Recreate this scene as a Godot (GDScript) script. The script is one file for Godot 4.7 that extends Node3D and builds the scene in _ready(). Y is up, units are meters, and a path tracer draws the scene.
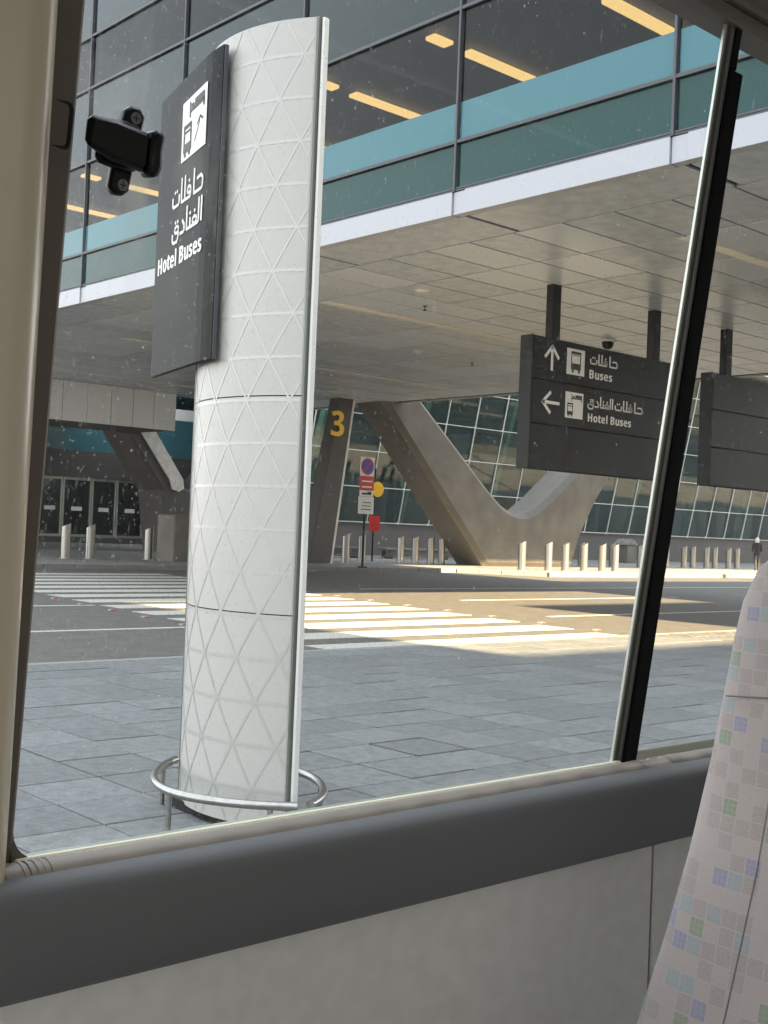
extends Node3D

# ---------------------------------------------------------------- helpers
var taken := {}
var M := {}
var cam: Camera3D
var rng := RandomNumberGenerator.new()

func numbered(n: String) -> String:
	if not taken.has(n):
		taken[n] = 0
		return n
	taken[n] += 1
	return "%s_%03d" % [n, taken[n]]

func thing(called: String, label: String, category: String, at := Vector3.ZERO, turn := 0.0, group := "") -> Node3D:
	var o := Node3D.new()
	o.name = numbered(called)
	add_child(o)
	o.position = at
	o.rotation.y = turn
	tag(o, label, category, group)
	return o

func tag(o: Node, label := "", category := "", group := "", kind := ""):
	if label: o.set_meta("label", label)
	if category: o.set_meta("category", category)
	if group: o.set_meta("group", group)
	if kind: o.set_meta("kind", kind)

func structure(called: String, label: String, category: String) -> Node3D:
	var o := Node3D.new()
	o.name = numbered(called)
	add_child(o)
	tag(o, label, category, "", "structure")
	return o

func begin() -> SurfaceTool:
	var st := SurfaceTool.new()
	st.begin(Mesh.PRIMITIVE_TRIANGLES)
	st.set_smooth_group(-1)
	return st

func finish(st: SurfaceTool) -> ArrayMesh:
	st.generate_normals()
	return st.commit()

func put(mesh: Mesh, called: String, mat: Material, parent: Node, xf := Transform3D.IDENTITY) -> MeshInstance3D:
	var o := MeshInstance3D.new()
	o.mesh = mesh
	o.name = called
	o.material_override = mat
	parent.add_child(o, true)
	o.transform = xf
	return o

func build(st: SurfaceTool, called: String, mat: Material, parent: Node, xf := Transform3D.IDENTITY) -> MeshInstance3D:
	return put(finish(st), called, mat, parent, xf)

func tri(st: SurfaceTool, a: Vector3, b: Vector3, c: Vector3):
	st.add_vertex(a); st.add_vertex(b); st.add_vertex(c)

func quad(st: SurfaceTool, a: Vector3, b: Vector3, c: Vector3, d: Vector3):
	tri(st, a, b, c); tri(st, a, c, d)

# box from min to max corner with chamfered edges; xf places it
func cbox(st: SurfaceTool, lo: Vector3, hi: Vector3, ch := 0.0, xf := Transform3D.IDENTITY):
	st.set_smooth_group(-1)
	var c := (lo + hi) * 0.5
	var h := (hi - lo) * 0.5
	var f := [[Vector3.RIGHT, Vector3.UP, Vector3.BACK], [Vector3.LEFT, Vector3.UP, Vector3.FORWARD], [Vector3.UP, Vector3.BACK, Vector3.RIGHT], [Vector3.DOWN, Vector3.FORWARD, Vector3.RIGHT], [Vector3.BACK, Vector3.UP, Vector3.LEFT], [Vector3.FORWARD, Vector3.UP, Vector3.RIGHT]]
	var g := h - Vector3.ONE * ch
	for k in f:
		var n: Vector3 = k[0]
		var u: Vector3 = k[1]
		var w: Vector3 = k[2]
		var o := c + n * h
		quad(st, xf * (o - u * g - w * g), xf * (o + u * g - w * g), xf * (o + u * g + w * g), xf * (o - u * g + w * g))
	if ch <= 0.0:
		return
	for ax in 3:
		var a1 := (ax + 1) % 3
		var a2 := (ax + 2) % 3
		for s1 in [-1.0, 1.0]:
			for s2 in [-1.0, 1.0]:
				var p := Vector3.ZERO
				var q := Vector3.ZERO
				p[a1] = s1 * h[a1]; p[a2] = s2 * g[a2]
				q[a1] = s1 * g[a1]; q[a2] = s2 * h[a2]
				var e := Vector3.ZERO
				e[ax] = g[ax]
				if s1 * s2 > 0:
					quad(st, xf * (c + p - e), xf * (c + p + e), xf * (c + q + e), xf * (c + q - e))
				else:
					quad(st, xf * (c + p + e), xf * (c + p - e), xf * (c + q - e), xf * (c + q + e))
	for sx in [-1.0, 1.0]:
		for sy in [-1.0, 1.0]:
			for sz in [-1.0, 1.0]:
				var A := c + Vector3(sx * h.x, sy * g.y, sz * g.z)
				var B := c + Vector3(sx * g.x, sy * h.y, sz * g.z)
				var D := c + Vector3(sx * g.x, sy * g.y, sz * h.z)
				if sx * sy * sz > 0: tri(st, xf * A, xf * D, xf * B)
				else: tri(st, xf * A, xf * B, xf * D)

func part_box(parent: Node, called: String, lo: Vector3, hi: Vector3, mat: Material, ch := 0.0, xf := Transform3D.IDENTITY) -> MeshInstance3D:
	var st := begin()
	cbox(st, lo, hi, ch)
	return build(st, called, mat, parent, xf)

# polygon (x, y) extruded along z from z0 to z1, edges chamfered by ch
func prism(st: SurfaceTool, poly: PackedVector2Array, z0: float, z1: float, ch := 0.0, smooth_side := false):
	var p := poly
	if Geometry2D.is_polygon_clockwise(p):
		p = p.duplicate()
		p.reverse()
	var inner := p
	if ch > 0.0:
		var r := Geometry2D.offset_polygon(p, -ch, Geometry2D.JOIN_MITER)
		inner = PackedVector2Array()
		for v in p.size():
			var a := p[(v - 1 + p.size()) % p.size()]
			var b := p[v]
			var c := p[(v + 1) % p.size()]
			var n1 := (b - a).normalized().orthogonal()
			var n2 := (c - b).normalized().orthogonal()
			var m := (n1 + n2).normalized()
			inner.append(b - m * ch / maxf(0.4, m.dot(n1)) * (1.0))
		if r.is_empty(): inner = p
		if not Geometry2D.is_polygon_clockwise(inner) and _area(inner) > _area(p): 
			var q := PackedVector2Array()
			for v in p.size(): q.append(p[v] * 2.0 - inner[v])
			inner = q
	var idx := Geometry2D.triangulate_polygon(inner)
	var zs := [z0, z1]
	for s in 2:
		st.set_smooth_group(-1)
		for i in range(0, idx.size(), 3):
			var a := inner[idx[i]]
			var b := inner[idx[i + 1]]
			var c := inner[idx[i + 2]]
			if (s == 1) == ((b - a).cross(c - a) > 0):
				tri(st, Vector3(a.x, a.y, zs[s]), Vector3(c.x, c.y, zs[s]), Vector3(b.x, b.y, zs[s]))
			else:
				tri(st, Vector3(a.x, a.y, zs[s]), Vector3(b.x, b.y, zs[s]), Vector3(c.x, c.y, zs[s]))
	var d := ch if ch > 0.0 else 0.0
	var up := 1.0 if z1 > z0 else -1.0
	st.set_smooth_group(1 if smooth_side else -1)
	for v in p.size():
		var w := (v + 1) % p.size()
		var a := p[v]
		var b := p[w]
		quad(st, Vector3(a.x, a.y, z0 + d * up), Vector3(a.x, a.y, z1 - d * up), Vector3(b.x, b.y, z1 - d * up), Vector3(b.x, b.y, z0 + d * up))
		if d > 0.0:
			var ia := inner[v]
			var ib := inner[w]
			quad(st, Vector3(a.x, a.y, z1 - d * up), Vector3(ia.x, ia.y, z1), Vector3(ib.x, ib.y, z1), Vector3(b.x, b.y, z1 - d * up))
			quad(st, Vector3(ia.x, ia.y, z0), Vector3(a.x, a.y, z0 + d * up), Vector3(b.x, b.y, z0 + d * up), Vector3(ib.x, ib.y, z0))
	st.set_smooth_group(-1)

func _area(p: PackedVector2Array) -> float:
	var s := 0.0
	for i in p.size(): s += p[i].cross(p[(i + 1) % p.size()])
	return absf(s) * 0.5

func tube(st: SurfaceTool, pts: Array, r: float, sides := 12, caps := true):
	var rings := []
	var prev := Vector3.ZERO
	for i in pts.size():
		var t: Vector3
		if i == 0: t = pts[1] - pts[0]
		elif i == pts.size() - 1: t = pts[i] - pts[i - 1]
		else: t = (pts[i + 1] - pts[i]).normalized() + (pts[i] - pts[i - 1]).normalized()
		t = t.normalized()
		var n := prev
		if i == 0:
			n = t.cross(Vector3.UP)
			if n.length() < 0.1: n = t.cross(Vector3.RIGHT)
		n = (n - t * n.dot(t)).normalized()
		prev = n
		var b := t.cross(n)
		var ring := []
		for k in sides:
			var a := TAU * k / sides
			ring.append(pts[i] + (n * cos(a) + b * sin(a)) * r)
		rings.append(ring)
	st.set_smooth_group(1)
	for i in pts.size() - 1:
		for k in sides:
			var l := (k + 1) % sides
			quad(st, rings[i][k], rings[i][l], rings[i + 1][l], rings[i + 1][k])
	st.set_smooth_group(-1)
	if caps:
		for k in range(1, sides - 1):
			tri(st, rings[0][0], rings[0][k + 1], rings[0][k])
			var e: Array = rings[-1]
			tri(st, e[0], e[k], e[k + 1])

func lathe(st: SurfaceTool, prof: Array, sides := 20, at := Vector3.ZERO):
	st.set_smooth_group(1)
	for i in prof.size() - 1:
		var a: Vector2 = prof[i]
		var b: Vector2 = prof[i + 1]
		for k in sides:
			var p := TAU * k / sides
			var q := TAU * (k + 1) / sides
			var A := at + Vector3(a.x * cos(p), a.y, a.x * sin(p))
			var B := at + Vector3(a.x * cos(q), a.y, a.x * sin(q))
			var C := at + Vector3(b.x * cos(q), b.y, b.x * sin(q))
			var D := at + Vector3(b.x * cos(p), b.y, b.x * sin(p))
			if a.x > 0.0: tri(st, A, C, B)
			if b.x > 0.0: tri(st, A, D, C)
	st.set_smooth_group(-1)

# flat lettering: polylines (x right, y up) of a given pen width, raised t above z = 0
func pen(st: SurfaceTool, lines: Array, w: float, t: float, off := Vector2.ZERO, sc := Vector2.ONE):
	for l in lines:
		var pts: Array = l
		for i in pts.size() - 1:
			var a: Vector2 = pts[i] * sc + off
			var b: Vector2 = pts[i + 1] * sc + off
			var d := (b - a).normalized()
			var n := d.orthogonal() * w * 0.5
			prism(st, PackedVector2Array([a - n - d * w * 0.25, b - n + d * w * 0.25, b + n + d * w * 0.25, a + n - d * w * 0.25]), 0.0, t)

func ring_pts(c: Vector2, r: float, n := 10) -> Array:
	var a := []
	for i in n + 1: a.append(c + Vector2(cos(TAU * i / n), sin(TAU * i / n)) * r)
	return a

func disc(st: SurfaceTool, c: Vector2, r: float, t: float, n := 12, z := 0.0):
	var p := PackedVector2Array()
	for i in n: p.append(c + Vector2(cos(TAU * i / n), sin(TAU * i / n)) * r)
	prism(st, p, z, z + t)

func rect(st: SurfaceTool, x0: float, y0: float, x1: float, y1: float, t: float, z := 0.0):
	prism(st, PackedVector2Array([Vector2(x0, y0), Vector2(x1, y0), Vector2(x1, y1), Vector2(x0, y1)]), z, z + t)

# the words for "buses" and "the hotels" in Arabic script; u runs leftwards from the right end, alif height 1
func arabic_buses(u0: float) -> Array:
	var L := []
	L.append([Vector2(.44, .52), Vector2(.14, .56), Vector2(.02, .44), Vector2(.0, .3), Vector2(.02, .06), Vector2(.1, 0), Vector2(.7, 0), Vector2(.72, .06), Vector2(.72, 1)])
	L.append([Vector2(1.0, .32), Vector2(1.0, .06), Vector2(1.06, 0), Vector2(1.48, 0), Vector2(1.5, .06), Vector2(1.5, 1)])
	L.append(ring_pts(Vector2(1.14, .32), .14))
	L.append([Vector2(1.13, .66), Vector2(1.15, .72)])
	L.append([Vector2(1.48, 0), Vector2(1.78, 0), Vector2(1.8, .06), Vector2(1.8, 1)])
	L.append([Vector2(2.0, .4), Vector2(2.0, .1), Vector2(2.08, 0), Vector2(2.5, 0), Vector2(2.58, .1), Vector2(2.58, .4)])
	L.append([Vector2(2.19, .58), Vector2(2.21, .62)]); L.append([Vector2(2.37, .58), Vector2(2.39, .62)])
	return mirrored(L, u0)

func arabic_hotels(u0: float) -> Array:
	var L := []
	L.append([Vector2(0, 0), Vector2(0, 1)])
	L.append([Vector2(.2, 1), Vector2(.2, .06), Vector2(.26, 0), Vector2(1.08, 0), Vector2(1.1, .06), Vector2(1.1, 1)])
	L.append(ring_pts(Vector2(.5, .2), .15))
	L.append([Vector2(.49, .56), Vector2(.51, .62)])
	L.append([Vector2(.84, 0), Vector2(.84, .4)]); L.append([Vector2(.83, .58), Vector2(.85, .64)])
	L.append([Vector2(1.44, .52), Vector2(1.3, .3), Vector2(1.28, .06), Vector2(1.34, 0), Vector2(1.6, 0)])
	L.append(ring_pts(Vector2(1.9, .28), .15))
	L.append([Vector2(1.76, .28), Vector2(1.76, -.1), Vector2(1.84, -.26), Vector2(2.12, -.26), Vector2(2.22, -.14), Vector2(2.22, .14)])
	L.append([Vector2(1.81, .58), Vector2(1.83, .64)]); L.append([Vector2(1.99, .58), Vector2(2.01, .64)])
	return mirrored(L, u0)

func mirrored(L: Array, u0: float) -> Array:
	var R := []
	for l in L:
		var r := []
		for p in l: r.append(Vector2(-(p.x + u0), p.y))
		R.append(r)
	return R

func lettering(text: String, w: float, h: float, mat: Material, parent: Node, xf: Transform3D, bold := true) -> MeshInstance3D:
	var f := SystemFont.new()
	f.font_names = PackedStringArray(["Droid Sans"])
	f.font_weight = 700 if bold else 400
	var t := TextMesh.new()
	t.text = text
	t.font = f
	t.font_size = 48
	t.pixel_size = 0.01
	t.depth = 0.02
	t.horizontal_alignment = HORIZONTAL_ALIGNMENT_LEFT
	var box := t.get_aabb()
	var s := Vector3(w / box.size.x, h / box.size.y, 0.15)
	var o := put(t, "lettering", mat, parent)
	o.transform = xf * Transform3D(Basis.from_scale(s), Vector3(-box.position.x * s.x, -box.position.y * s.y, 0.0))
	return o

# ---------------------------------------------------------------- materials
func mat(c: Color, rough := 0.6, metal := 0.0, spec := 0.5) -> StandardMaterial3D:
	var m := StandardMaterial3D.new()
	m.albedo_color = c
	m.roughness = rough
	m.metallic = metal
	m.metallic_specular = spec
	m.cull_mode = BaseMaterial3D.CULL_DISABLED
	return m

func glass(tint: Color, alpha: float, spec := .5) -> StandardMaterial3D:
	var m := mat(tint, 0.02, 0.0, spec)
	m.albedo_color.a = alpha
	m.transparency = BaseMaterial3D.TRANSPARENCY_ALPHA
	return m

func noise_tex(freq: float, seed_: int, lo: Color, hi: Color, oct := 4, size := 512, mid := 0.5) -> NoiseTexture2D:
	var n := FastNoiseLite.new()
	n.seed = seed_
	n.frequency = freq
	n.fractal_octaves = oct
	var t := NoiseTexture2D.new()
	t.width = size
	t.height = size
	t.seamless = true
	t.noise = n
	var g := Gradient.new()
	g.offsets = PackedFloat32Array([0.15, mid, 0.85])
	g.colors = PackedColorArray([lo, lo.lerp(hi, 0.5), hi])
	t.color_ramp = g
	return t

func noisy(m: StandardMaterial3D, tex: Texture2D, scale: float, bump := 0.0, btex: Texture2D = null):
	m.albedo_texture = tex
	m.uv1_triplanar = true
	m.uv1_world_triplanar = true
	m.uv1_scale = Vector3.ONE * scale
	if bump > 0.0:
		m.heightmap_enabled = true
		m.heightmap_texture = btex if btex else tex
		m.heightmap_scale = bump

# coarse patches of wear and dirt multiplied over the fine grain
func patchy(m: StandardMaterial3D, tex: Texture2D, scale: float):
	m.detail_enabled = true
	m.detail_blend_mode = BaseMaterial3D.BLEND_MODE_MUL
	m.detail_albedo = tex
	m.detail_uv_layer = BaseMaterial3D.DETAIL_UV_2
	m.uv2_triplanar = true
	m.uv2_world_triplanar = true
	m.uv2_scale = Vector3.ONE * scale

func g(v: float) -> Color: return Color(v, v, v)

func make_materials():
	var fine := noise_tex(0.12, 3, g(.72), g(1.0), 5)
	var blotch := noise_tex(0.02, 8, g(.62), g(1.0), 6, 1024)
	var grit := noise_tex(0.35, 5, g(.55), g(1.0), 3)
	M.asphalt = mat(Color(.385, .38, .362), .85)
	noisy(M.asphalt, noise_tex(0.045, 21, g(.7), g(1.0), 7, 1024), .35, 0.25, grit)
	var stains := noise_tex(0.02, 91, g(.84), g(1.0), 8, 1024, .42)
	M.slabs = []
	patchy(M.asphalt, stains, .11)
	for i in 5:
		var v: float = [.0, .015, -.02, .03, -.01][i]
		var m := mat(Color(.45 + v, .462 + v, .465 + v), .72)
		noisy(m, noise_tex(0.09, 40 + i, g(.86), g(1.0), 6, 512), .7)
		m.uv1_offset = Vector3(i * .37, i * .21, i * .63)
		patchy(m, stains, .4)
		M.slabs.append(m)
	M.slab_far = mat(Color(.53, .535, .53), .75)
	M.slab_far.vertex_color_use_as_albedo = true
	noisy(M.slab_far, blotch, .3)
	patchy(M.slab_far, stains, .4)
	M.joint = mat(Color(.17, .17, .165), .95)
	M.far_pave = mat(Color(.62, .615, .60), .8)
	noisy(M.far_pave, blotch, .25)
	patchy(M.far_pave, stains, .15)
	M.kerb = mat(Color(.56, .555, .54), .85)
	noisy(M.kerb, fine, .8)
	M.paint = mat(Color(.74, .73, .70), .7)
	noisy(M.paint, noise_tex(0.06, 77, g(.66), g(1.0), 6, 512, .35), .5)
	M.concrete = mat(Color(.43, .415, .39), .75)
	noisy(M.concrete, noise_tex(0.008, 15, g(.86), g(1.0), 6, 1024), .09)
	M.pale_wall = mat(Color(.82, .80, .76), .9)
	M.dark_stone = mat(Color(.36, .35, .345), .7)
	noisy(M.dark_stone, fine, .6)
	M.steel = mat(Color(.66, .655, .64), .3, .9)
	noisy(M.steel, noise_tex(0.05, 31, g(.86), g(1.0), 4, 256), 2.0)
	M.dark_metal = mat(Color(.12, .122, .13), .5, 0, .3)
	M.sign_dark = mat(Color(.12, .122, .13), .5, 0, .3)
	noisy(M.sign_dark, noise_tex(0.04, 52, g(.86), g(1.0), 5, 256), 1.2)
	M.panel_dark = mat(Color(.10, .103, .107), .45, 0, .15)
	noisy(M.panel_dark, noise_tex(0.05, 53, g(.85), g(1.0), 5, 256), 1.6)
	M.white_ink = mat(Color(.9, .9, .89), .6)
	M.black_ink = mat(Color(.1, .1, .1), .6)
	M.soffit = mat(Color(.80, .83, .865), .32, .2)
	noisy(M.soffit, noise_tex(0.02, 61, g(.88), g(1.0), 4, 512), .25)
	M.soffit2 = mat(Color(.79, .82, .855), .33, .2)
	M.soffit3 = mat(Color(.81, .84, .875), .31, .2)
	M.cavity = mat(Color(.14, .14, .14), .95, 0, .2)
	M.fascia = mat(Color(.66, .665, .69), .4, .0)
	M.white_metal = mat(Color(.86, .85, .83), .45, .0)
	noisy(M.white_metal, noise_tex(0.02, 66, g(.9), g(1.0), 4, 256), .4)
	M.bulk_white = mat(Color(.91, .915, .92), .5)
	M.diffuser = mat(Color(.88, .86, .82), .5)
	M.mullion = mat(Color(.25, .26, .285), .5, .0)
	M.teal_light = mat(Color(.25, .435, .47), .06, 0, .4)
	M.teal_green = mat(Color(.045, .235, .225), .06, 0, .38)
	M.teal_dark = mat(Color(.08, .15, .16), .06, 0, .4)
	M.clear_dark = glass(Color(.012, .03, .034), .66, .3)
	M.curtain_glass = glass(Color(.06, .2, .185), .4, .6)
	M.door_glass = glass(Color(.08, .12, .115), .25)
	M.bus_glass = glass(Color(.3, .32, .3), .02, .33)
	M.strip = mat(Color(1, .8, .45), .5)
	M.strip.emission_enabled = true
	M.strip.emission = Color(1.0, .84, .52)
	M.strip.emission_energy_multiplier = .9
	M.interior_dark = mat(Color(.30, .30, .30), .8)
	M.interior_mid = mat(Color(.26, .27, .26), .7)
	M.clad = mat(Color(.725, .715, .695), .45, .1)
	noisy(M.clad, noise_tex(0.25, 71, g(.86), g(1.0), 3, 512), 6.0, 0.04)
	M.clad_line = mat(Color(.668, .66, .642), .3, .2)
	M.edge_white = mat(Color(.84, .84, .83), .3, .1)
	M.yellow = mat(Color(.95, .76, .12), .5)
	M.red = mat(Color(.78, .15, .13), .5)
	M.blue = mat(Color(.2, .26, .66), .5)
	M.white = mat(Color(.86, .86, .84), .5)
	M.green_fin = mat(Color(.50, .72, .63), .3)
	M.trim_dark = mat(Color(.40, .40, .405), .6)
	noisy(M.trim_dark, noise_tex(0.4, 81, g(.85), g(1.0), 3, 256), 12.0, 0.02)
	M.bus_panel = mat(Color(.81, .80, .785), .55)
	noisy(M.bus_panel, noise_tex(0.02, 83, g(.96), g(1.0), 8, 1024), 1.3)
	M.bus_light = mat(Color(.74, .69, .60), .22)
	M.bus_brown = mat(Color(.36, .32, .28), .5)
	M.rail = mat(Color(.55, .51, .47), .42)
	M.sealant = mat(Color(.86, .845, .75), .6)
	M.rubber = mat(Color(.025, .025, .025), .6, 0, .25)
	M.stile = mat(Color(.37, .38, .355), .4, .3)
	M.header = mat(Color(.38, .345, .305), .5)
	M.alloy = mat(Color(.7, .71, .68), .35, .7)
	M.black_plastic = mat(Color(.045, .045, .048), .35, 0, .35)
	noisy(M.black_plastic, fine, 20.0, 0.01)
	M.screw = mat(Color(.45, .45, .45), .4, .8)
	M.fabric = mat(Color(.955, .95, .95), .95)
	M.fabric.albedo_texture = seat_cloth()
	M.fabric.heightmap_enabled = true
	M.fabric.heightmap_texture = M.fabric.albedo_texture
	M.fabric.heightmap_scale = .12
	M.fabric.rim_enabled = true
	M.fabric.rim = .4
	M.seam = mat(Color(.45, .42, .42), .9)
	M.dust = mat(Color(1, 1, 1), .9)
	M.dust.albedo_texture = dust_tex()
	M.dust.backlight_enabled = true
	M.dust.backlight = Color(.9, .9, .88)
	M.dust.transparency = BaseMaterial3D.TRANSPARENCY_ALPHA

func seat_cloth() -> ImageTexture:
	var r := RandomNumberGenerator.new()
	r.seed = 5
	var n := 16
	var cp := 48
	var im := Image.create(n * cp, n * cp, false, Image.FORMAT_RGBA8)
	for cy in n:
		for cx in n:
			var base := Color(.60, .56, .545)
			var k := r.randf()
			var col := base
			var coloured := false
			if k < .065: col = Color(.50, .497, .565); coloured = true
			elif k < .12: col = Color(.475, .52, .445); coloured = true
			elif k < .17: col = Color(.52, .55, .55); coloured = true
			elif k < .55: col = Color(.565, .53, .515)
			for y in cp:
				for x in cp:
					var c := base
					if x > 2 and y > 2 and x < cp - 1 and y < cp - 1:
						c = col
						if coloured and ((x - 2) % 15 < 2 or (y - 2) % 15 < 2): c = col.lerp(base, .7)
					else:
						c = base * 1.015
					var s := r.randf_range(-.035, .035)
					if col != base and not coloured: s *= 1.6
					im.set_pixel(cx * cp + x, cy * cp + y, Color(clampf(c.r + s, 0, 1), clampf(c.g + s, 0, 1), clampf(c.b + s, 0, 1)))
	return ImageTexture.create_from_image(im)

func dust_tex() -> ImageTexture:
	var r := RandomNumberGenerator.new()
	r.seed = 11
	var n := 1024
	var im := Image.create(n, n, false, Image.FORMAT_RGBA8)
	var fl := FastNoiseLite.new()
	fl.seed = 4
	fl.frequency = .006
	fl.fractal_octaves = 5
	for y in n:
		for x in n:
			var v := fl.get_noise_2d(x, y) * .5 + .5
			var w := fl.get_noise_2d(x * 3.0 + 400.0, y * .9) * .5 + .5
			var q := Vector2((x - 60.0) / 150.0, (y - 375.0) / 130.0).length()
			var smear := maxf(0.0, w - .42) * clampf(1.25 - q, 0.0, 1.0) * .95
			im.set_pixel(x, y, Color(.78, .78, .75, .004 + .016 * v * v + smear))
	for i in 9500:
		# thicker towards the frame edge of the left sash, where the wiper never reaches
		var x := int(pow(r.randf(), 1.7) * n)
		var y := int(pow(r.randf(), 1.15) * n)
		var a := r.randf_range(.08, .5)
		var rad := r.randf_range(.6, 1.4)
		if r.randf() < .03: rad = r.randf_range(1.5, 2.6)
		var tall := 1.0 if r.randf() < .85 else r.randf_range(2.0, 7.0)
		for dy in range(-8, 9):
			for dx in range(-4, 5):
				var q := sqrt(dx * dx + dy * dy / (tall * tall))
				if q <= rad and x + dx >= 0 and x + dx < n and y + dy >= 0 and y + dy < n:
					var old := im.get_pixel(x + dx, y + dy).a
					im.set_pixel(x + dx, y + dy, Color(.85, .85, .83, maxf(old, a * (1.0 - q * q / (rad * rad)) * (0.4 if tall > 1 else 1.0))))
	return ImageTexture.create_from_image(im)

# ---------------------------------------------------------------- scene
const EYE := Vector3(0, 1.5, 0)
const DECK := 6.55        # underside of the bridge building
const FACE := 13.41       # its glass face

func _ready():
	rng.seed = 7
	set_camera_and_light()
	make_materials()
	ground()
	pavement_slabs()
	crossing()
	bridge_building()
	terminal()
	entrance()
	piers()
	add_shade_blocks()
	pylon()
	guard_rails()
	hanging_signs()
	bollards()
	street_things()
	bus()
	seat()

func set_camera_and_light():
	cam = Camera3D.new()
	cam.name = "camera"
	add_child(cam)
	var yaw := 0.835991
	var pitch := 0.0152086
	var roll := 0.0400687
	var f := Vector3(cos(yaw), 0, -sin(yaw))
	var r := Vector3(sin(yaw), 0, cos(yaw))
	var f2 := f * cos(pitch) + Vector3.UP * sin(pitch)
	var u2 := Vector3.UP * cos(pitch) - f * sin(pitch)
	var r3 := r * cos(roll) + u2 * sin(roll)
	var u3 := u2 * cos(roll) - r * sin(roll)
	cam.transform = Transform3D(Basis(r3, u3, -f2), EYE)
	cam.fov = rad_to_deg(2.0 * atan(512.0 / 1199.12))
	cam.near = 0.05
	cam.far = 800.0
	cam.current = true
	var env := Environment.new()
	env.background_mode = Environment.BG_SKY
	var sky := Sky.new()
	var sm := ProceduralSkyMaterial.new()
	sm.sky_top_color = Color(.66, .69, .715)
	sm.sky_horizon_color = Color(.86, .85, .82)
	sm.sky_curve = .12
	sm.ground_horizon_color = Color(.72, .70, .66)
	sm.ground_bottom_color = Color(.45, .43, .4)
	sm.energy_multiplier = .72
	sky.sky_material = sm
	env.sky = sky
	env.tonemap_mode = Environment.TONE_MAPPER_LINEAR
	env.tonemap_exposure = 9.0
	env.sdfgi_enabled = true
	env.ssao_enabled = true
	env.ssil_enabled = true
	var we := WorldEnvironment.new()
	we.name = "world_environment"
	we.environment = env
	add_child(we)
	var sun := DirectionalLight3D.new()
	sun.name = "sun"
	sun.light_color = Color(1.0, .88, .68)
	sun.light_energy = 1.6
	sun.light_angular_distance = 0.3
	sun.shadow_enabled = true
	add_child(sun)
	var to_sun := Vector3(.0, .43, 1.0).normalized()
	sun.look_at_from_position(Vector3.ZERO, -to_sun, Vector3.UP)

func ground():
	var gr := structure("ground", "wide flat ground beyond the road and pavements", "ground")
	part_box(gr, "soil", Vector3(-300, -.6, -400), Vector3(400, -.3, 200), M.joint)
	var road := structure("road", "dark asphalt road running past the airport terminal", "road")
	part_box(road, "asphalt", Vector3(-60, -.29, -32.2), Vector3(200, -.012, -11.35), M.asphalt)
	part_box(road, "asphalt", Vector3(-60, -.29, -1.3), Vector3(200, -.10, 39.4), M.asphalt)
	var lane := 0
	for l in [[-60.0, 9.85, -14.7], [17.6, 110.0, -14.75], [-60.0, 10.35, -18.9], [19.5, 28.0, -18.9], [32, 44, -18.9], [48, 60, -18.9], [20, 90, -22.9]]:
		part_box(road, "lane_line", Vector3(l[0], -.012, l[2] - .07), Vector3(l[1], -.007, l[2] + .07), M.paint)
	var pv := structure("far_pavement", "pale raised pavement in front of the glass terminal", "pavement")
	var st := begin()
	prism(st, PackedVector2Array([Vector2(-60, 32.55), Vector2(33.2, 32.55), Vector2(35.2, 29.75), Vector2(200, 29.75), Vector2(200, 110), Vector2(-60, 110)]), -.29, .146)
	build(st, "paving", M.far_pave, pv, Transform3D(Basis(Vector3(1, 0, 0), Vector3(0, 0, -1), Vector3(0, 1, 0)), Vector3.ZERO))
	# kerb stones
	var x := 4.0
	while x < 32.6:
		part_box(pv, "kerb_stone", Vector3(x + .006, -.28, -32.552), Vector3(x + .994, .15, -32.25), M.kerb, .015)
		x += 1.0
	x = 35.2
	while x < 75:
		part_box(pv, "kerb_stone", Vector3(x + .006, -.28, -29.752), Vector3(x + .994, .15, -29.45), M.kerb, .015)
		x += 1.0
	var a := Vector3(33.2, 0, -32.4)
	var b := Vector3(35.2, 0, -29.6)
	for i in 4:
		var p := a.lerp(b, (i + .5) / 4.0)
		part_box(pv, "kerb_stone", Vector3(-.42, -.28, -.15), Vector3(.42, .15, .15), M.kerb, .015, Transform3D(Basis(Vector3.UP, -atan2(2.8, 2.0)), p))

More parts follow.
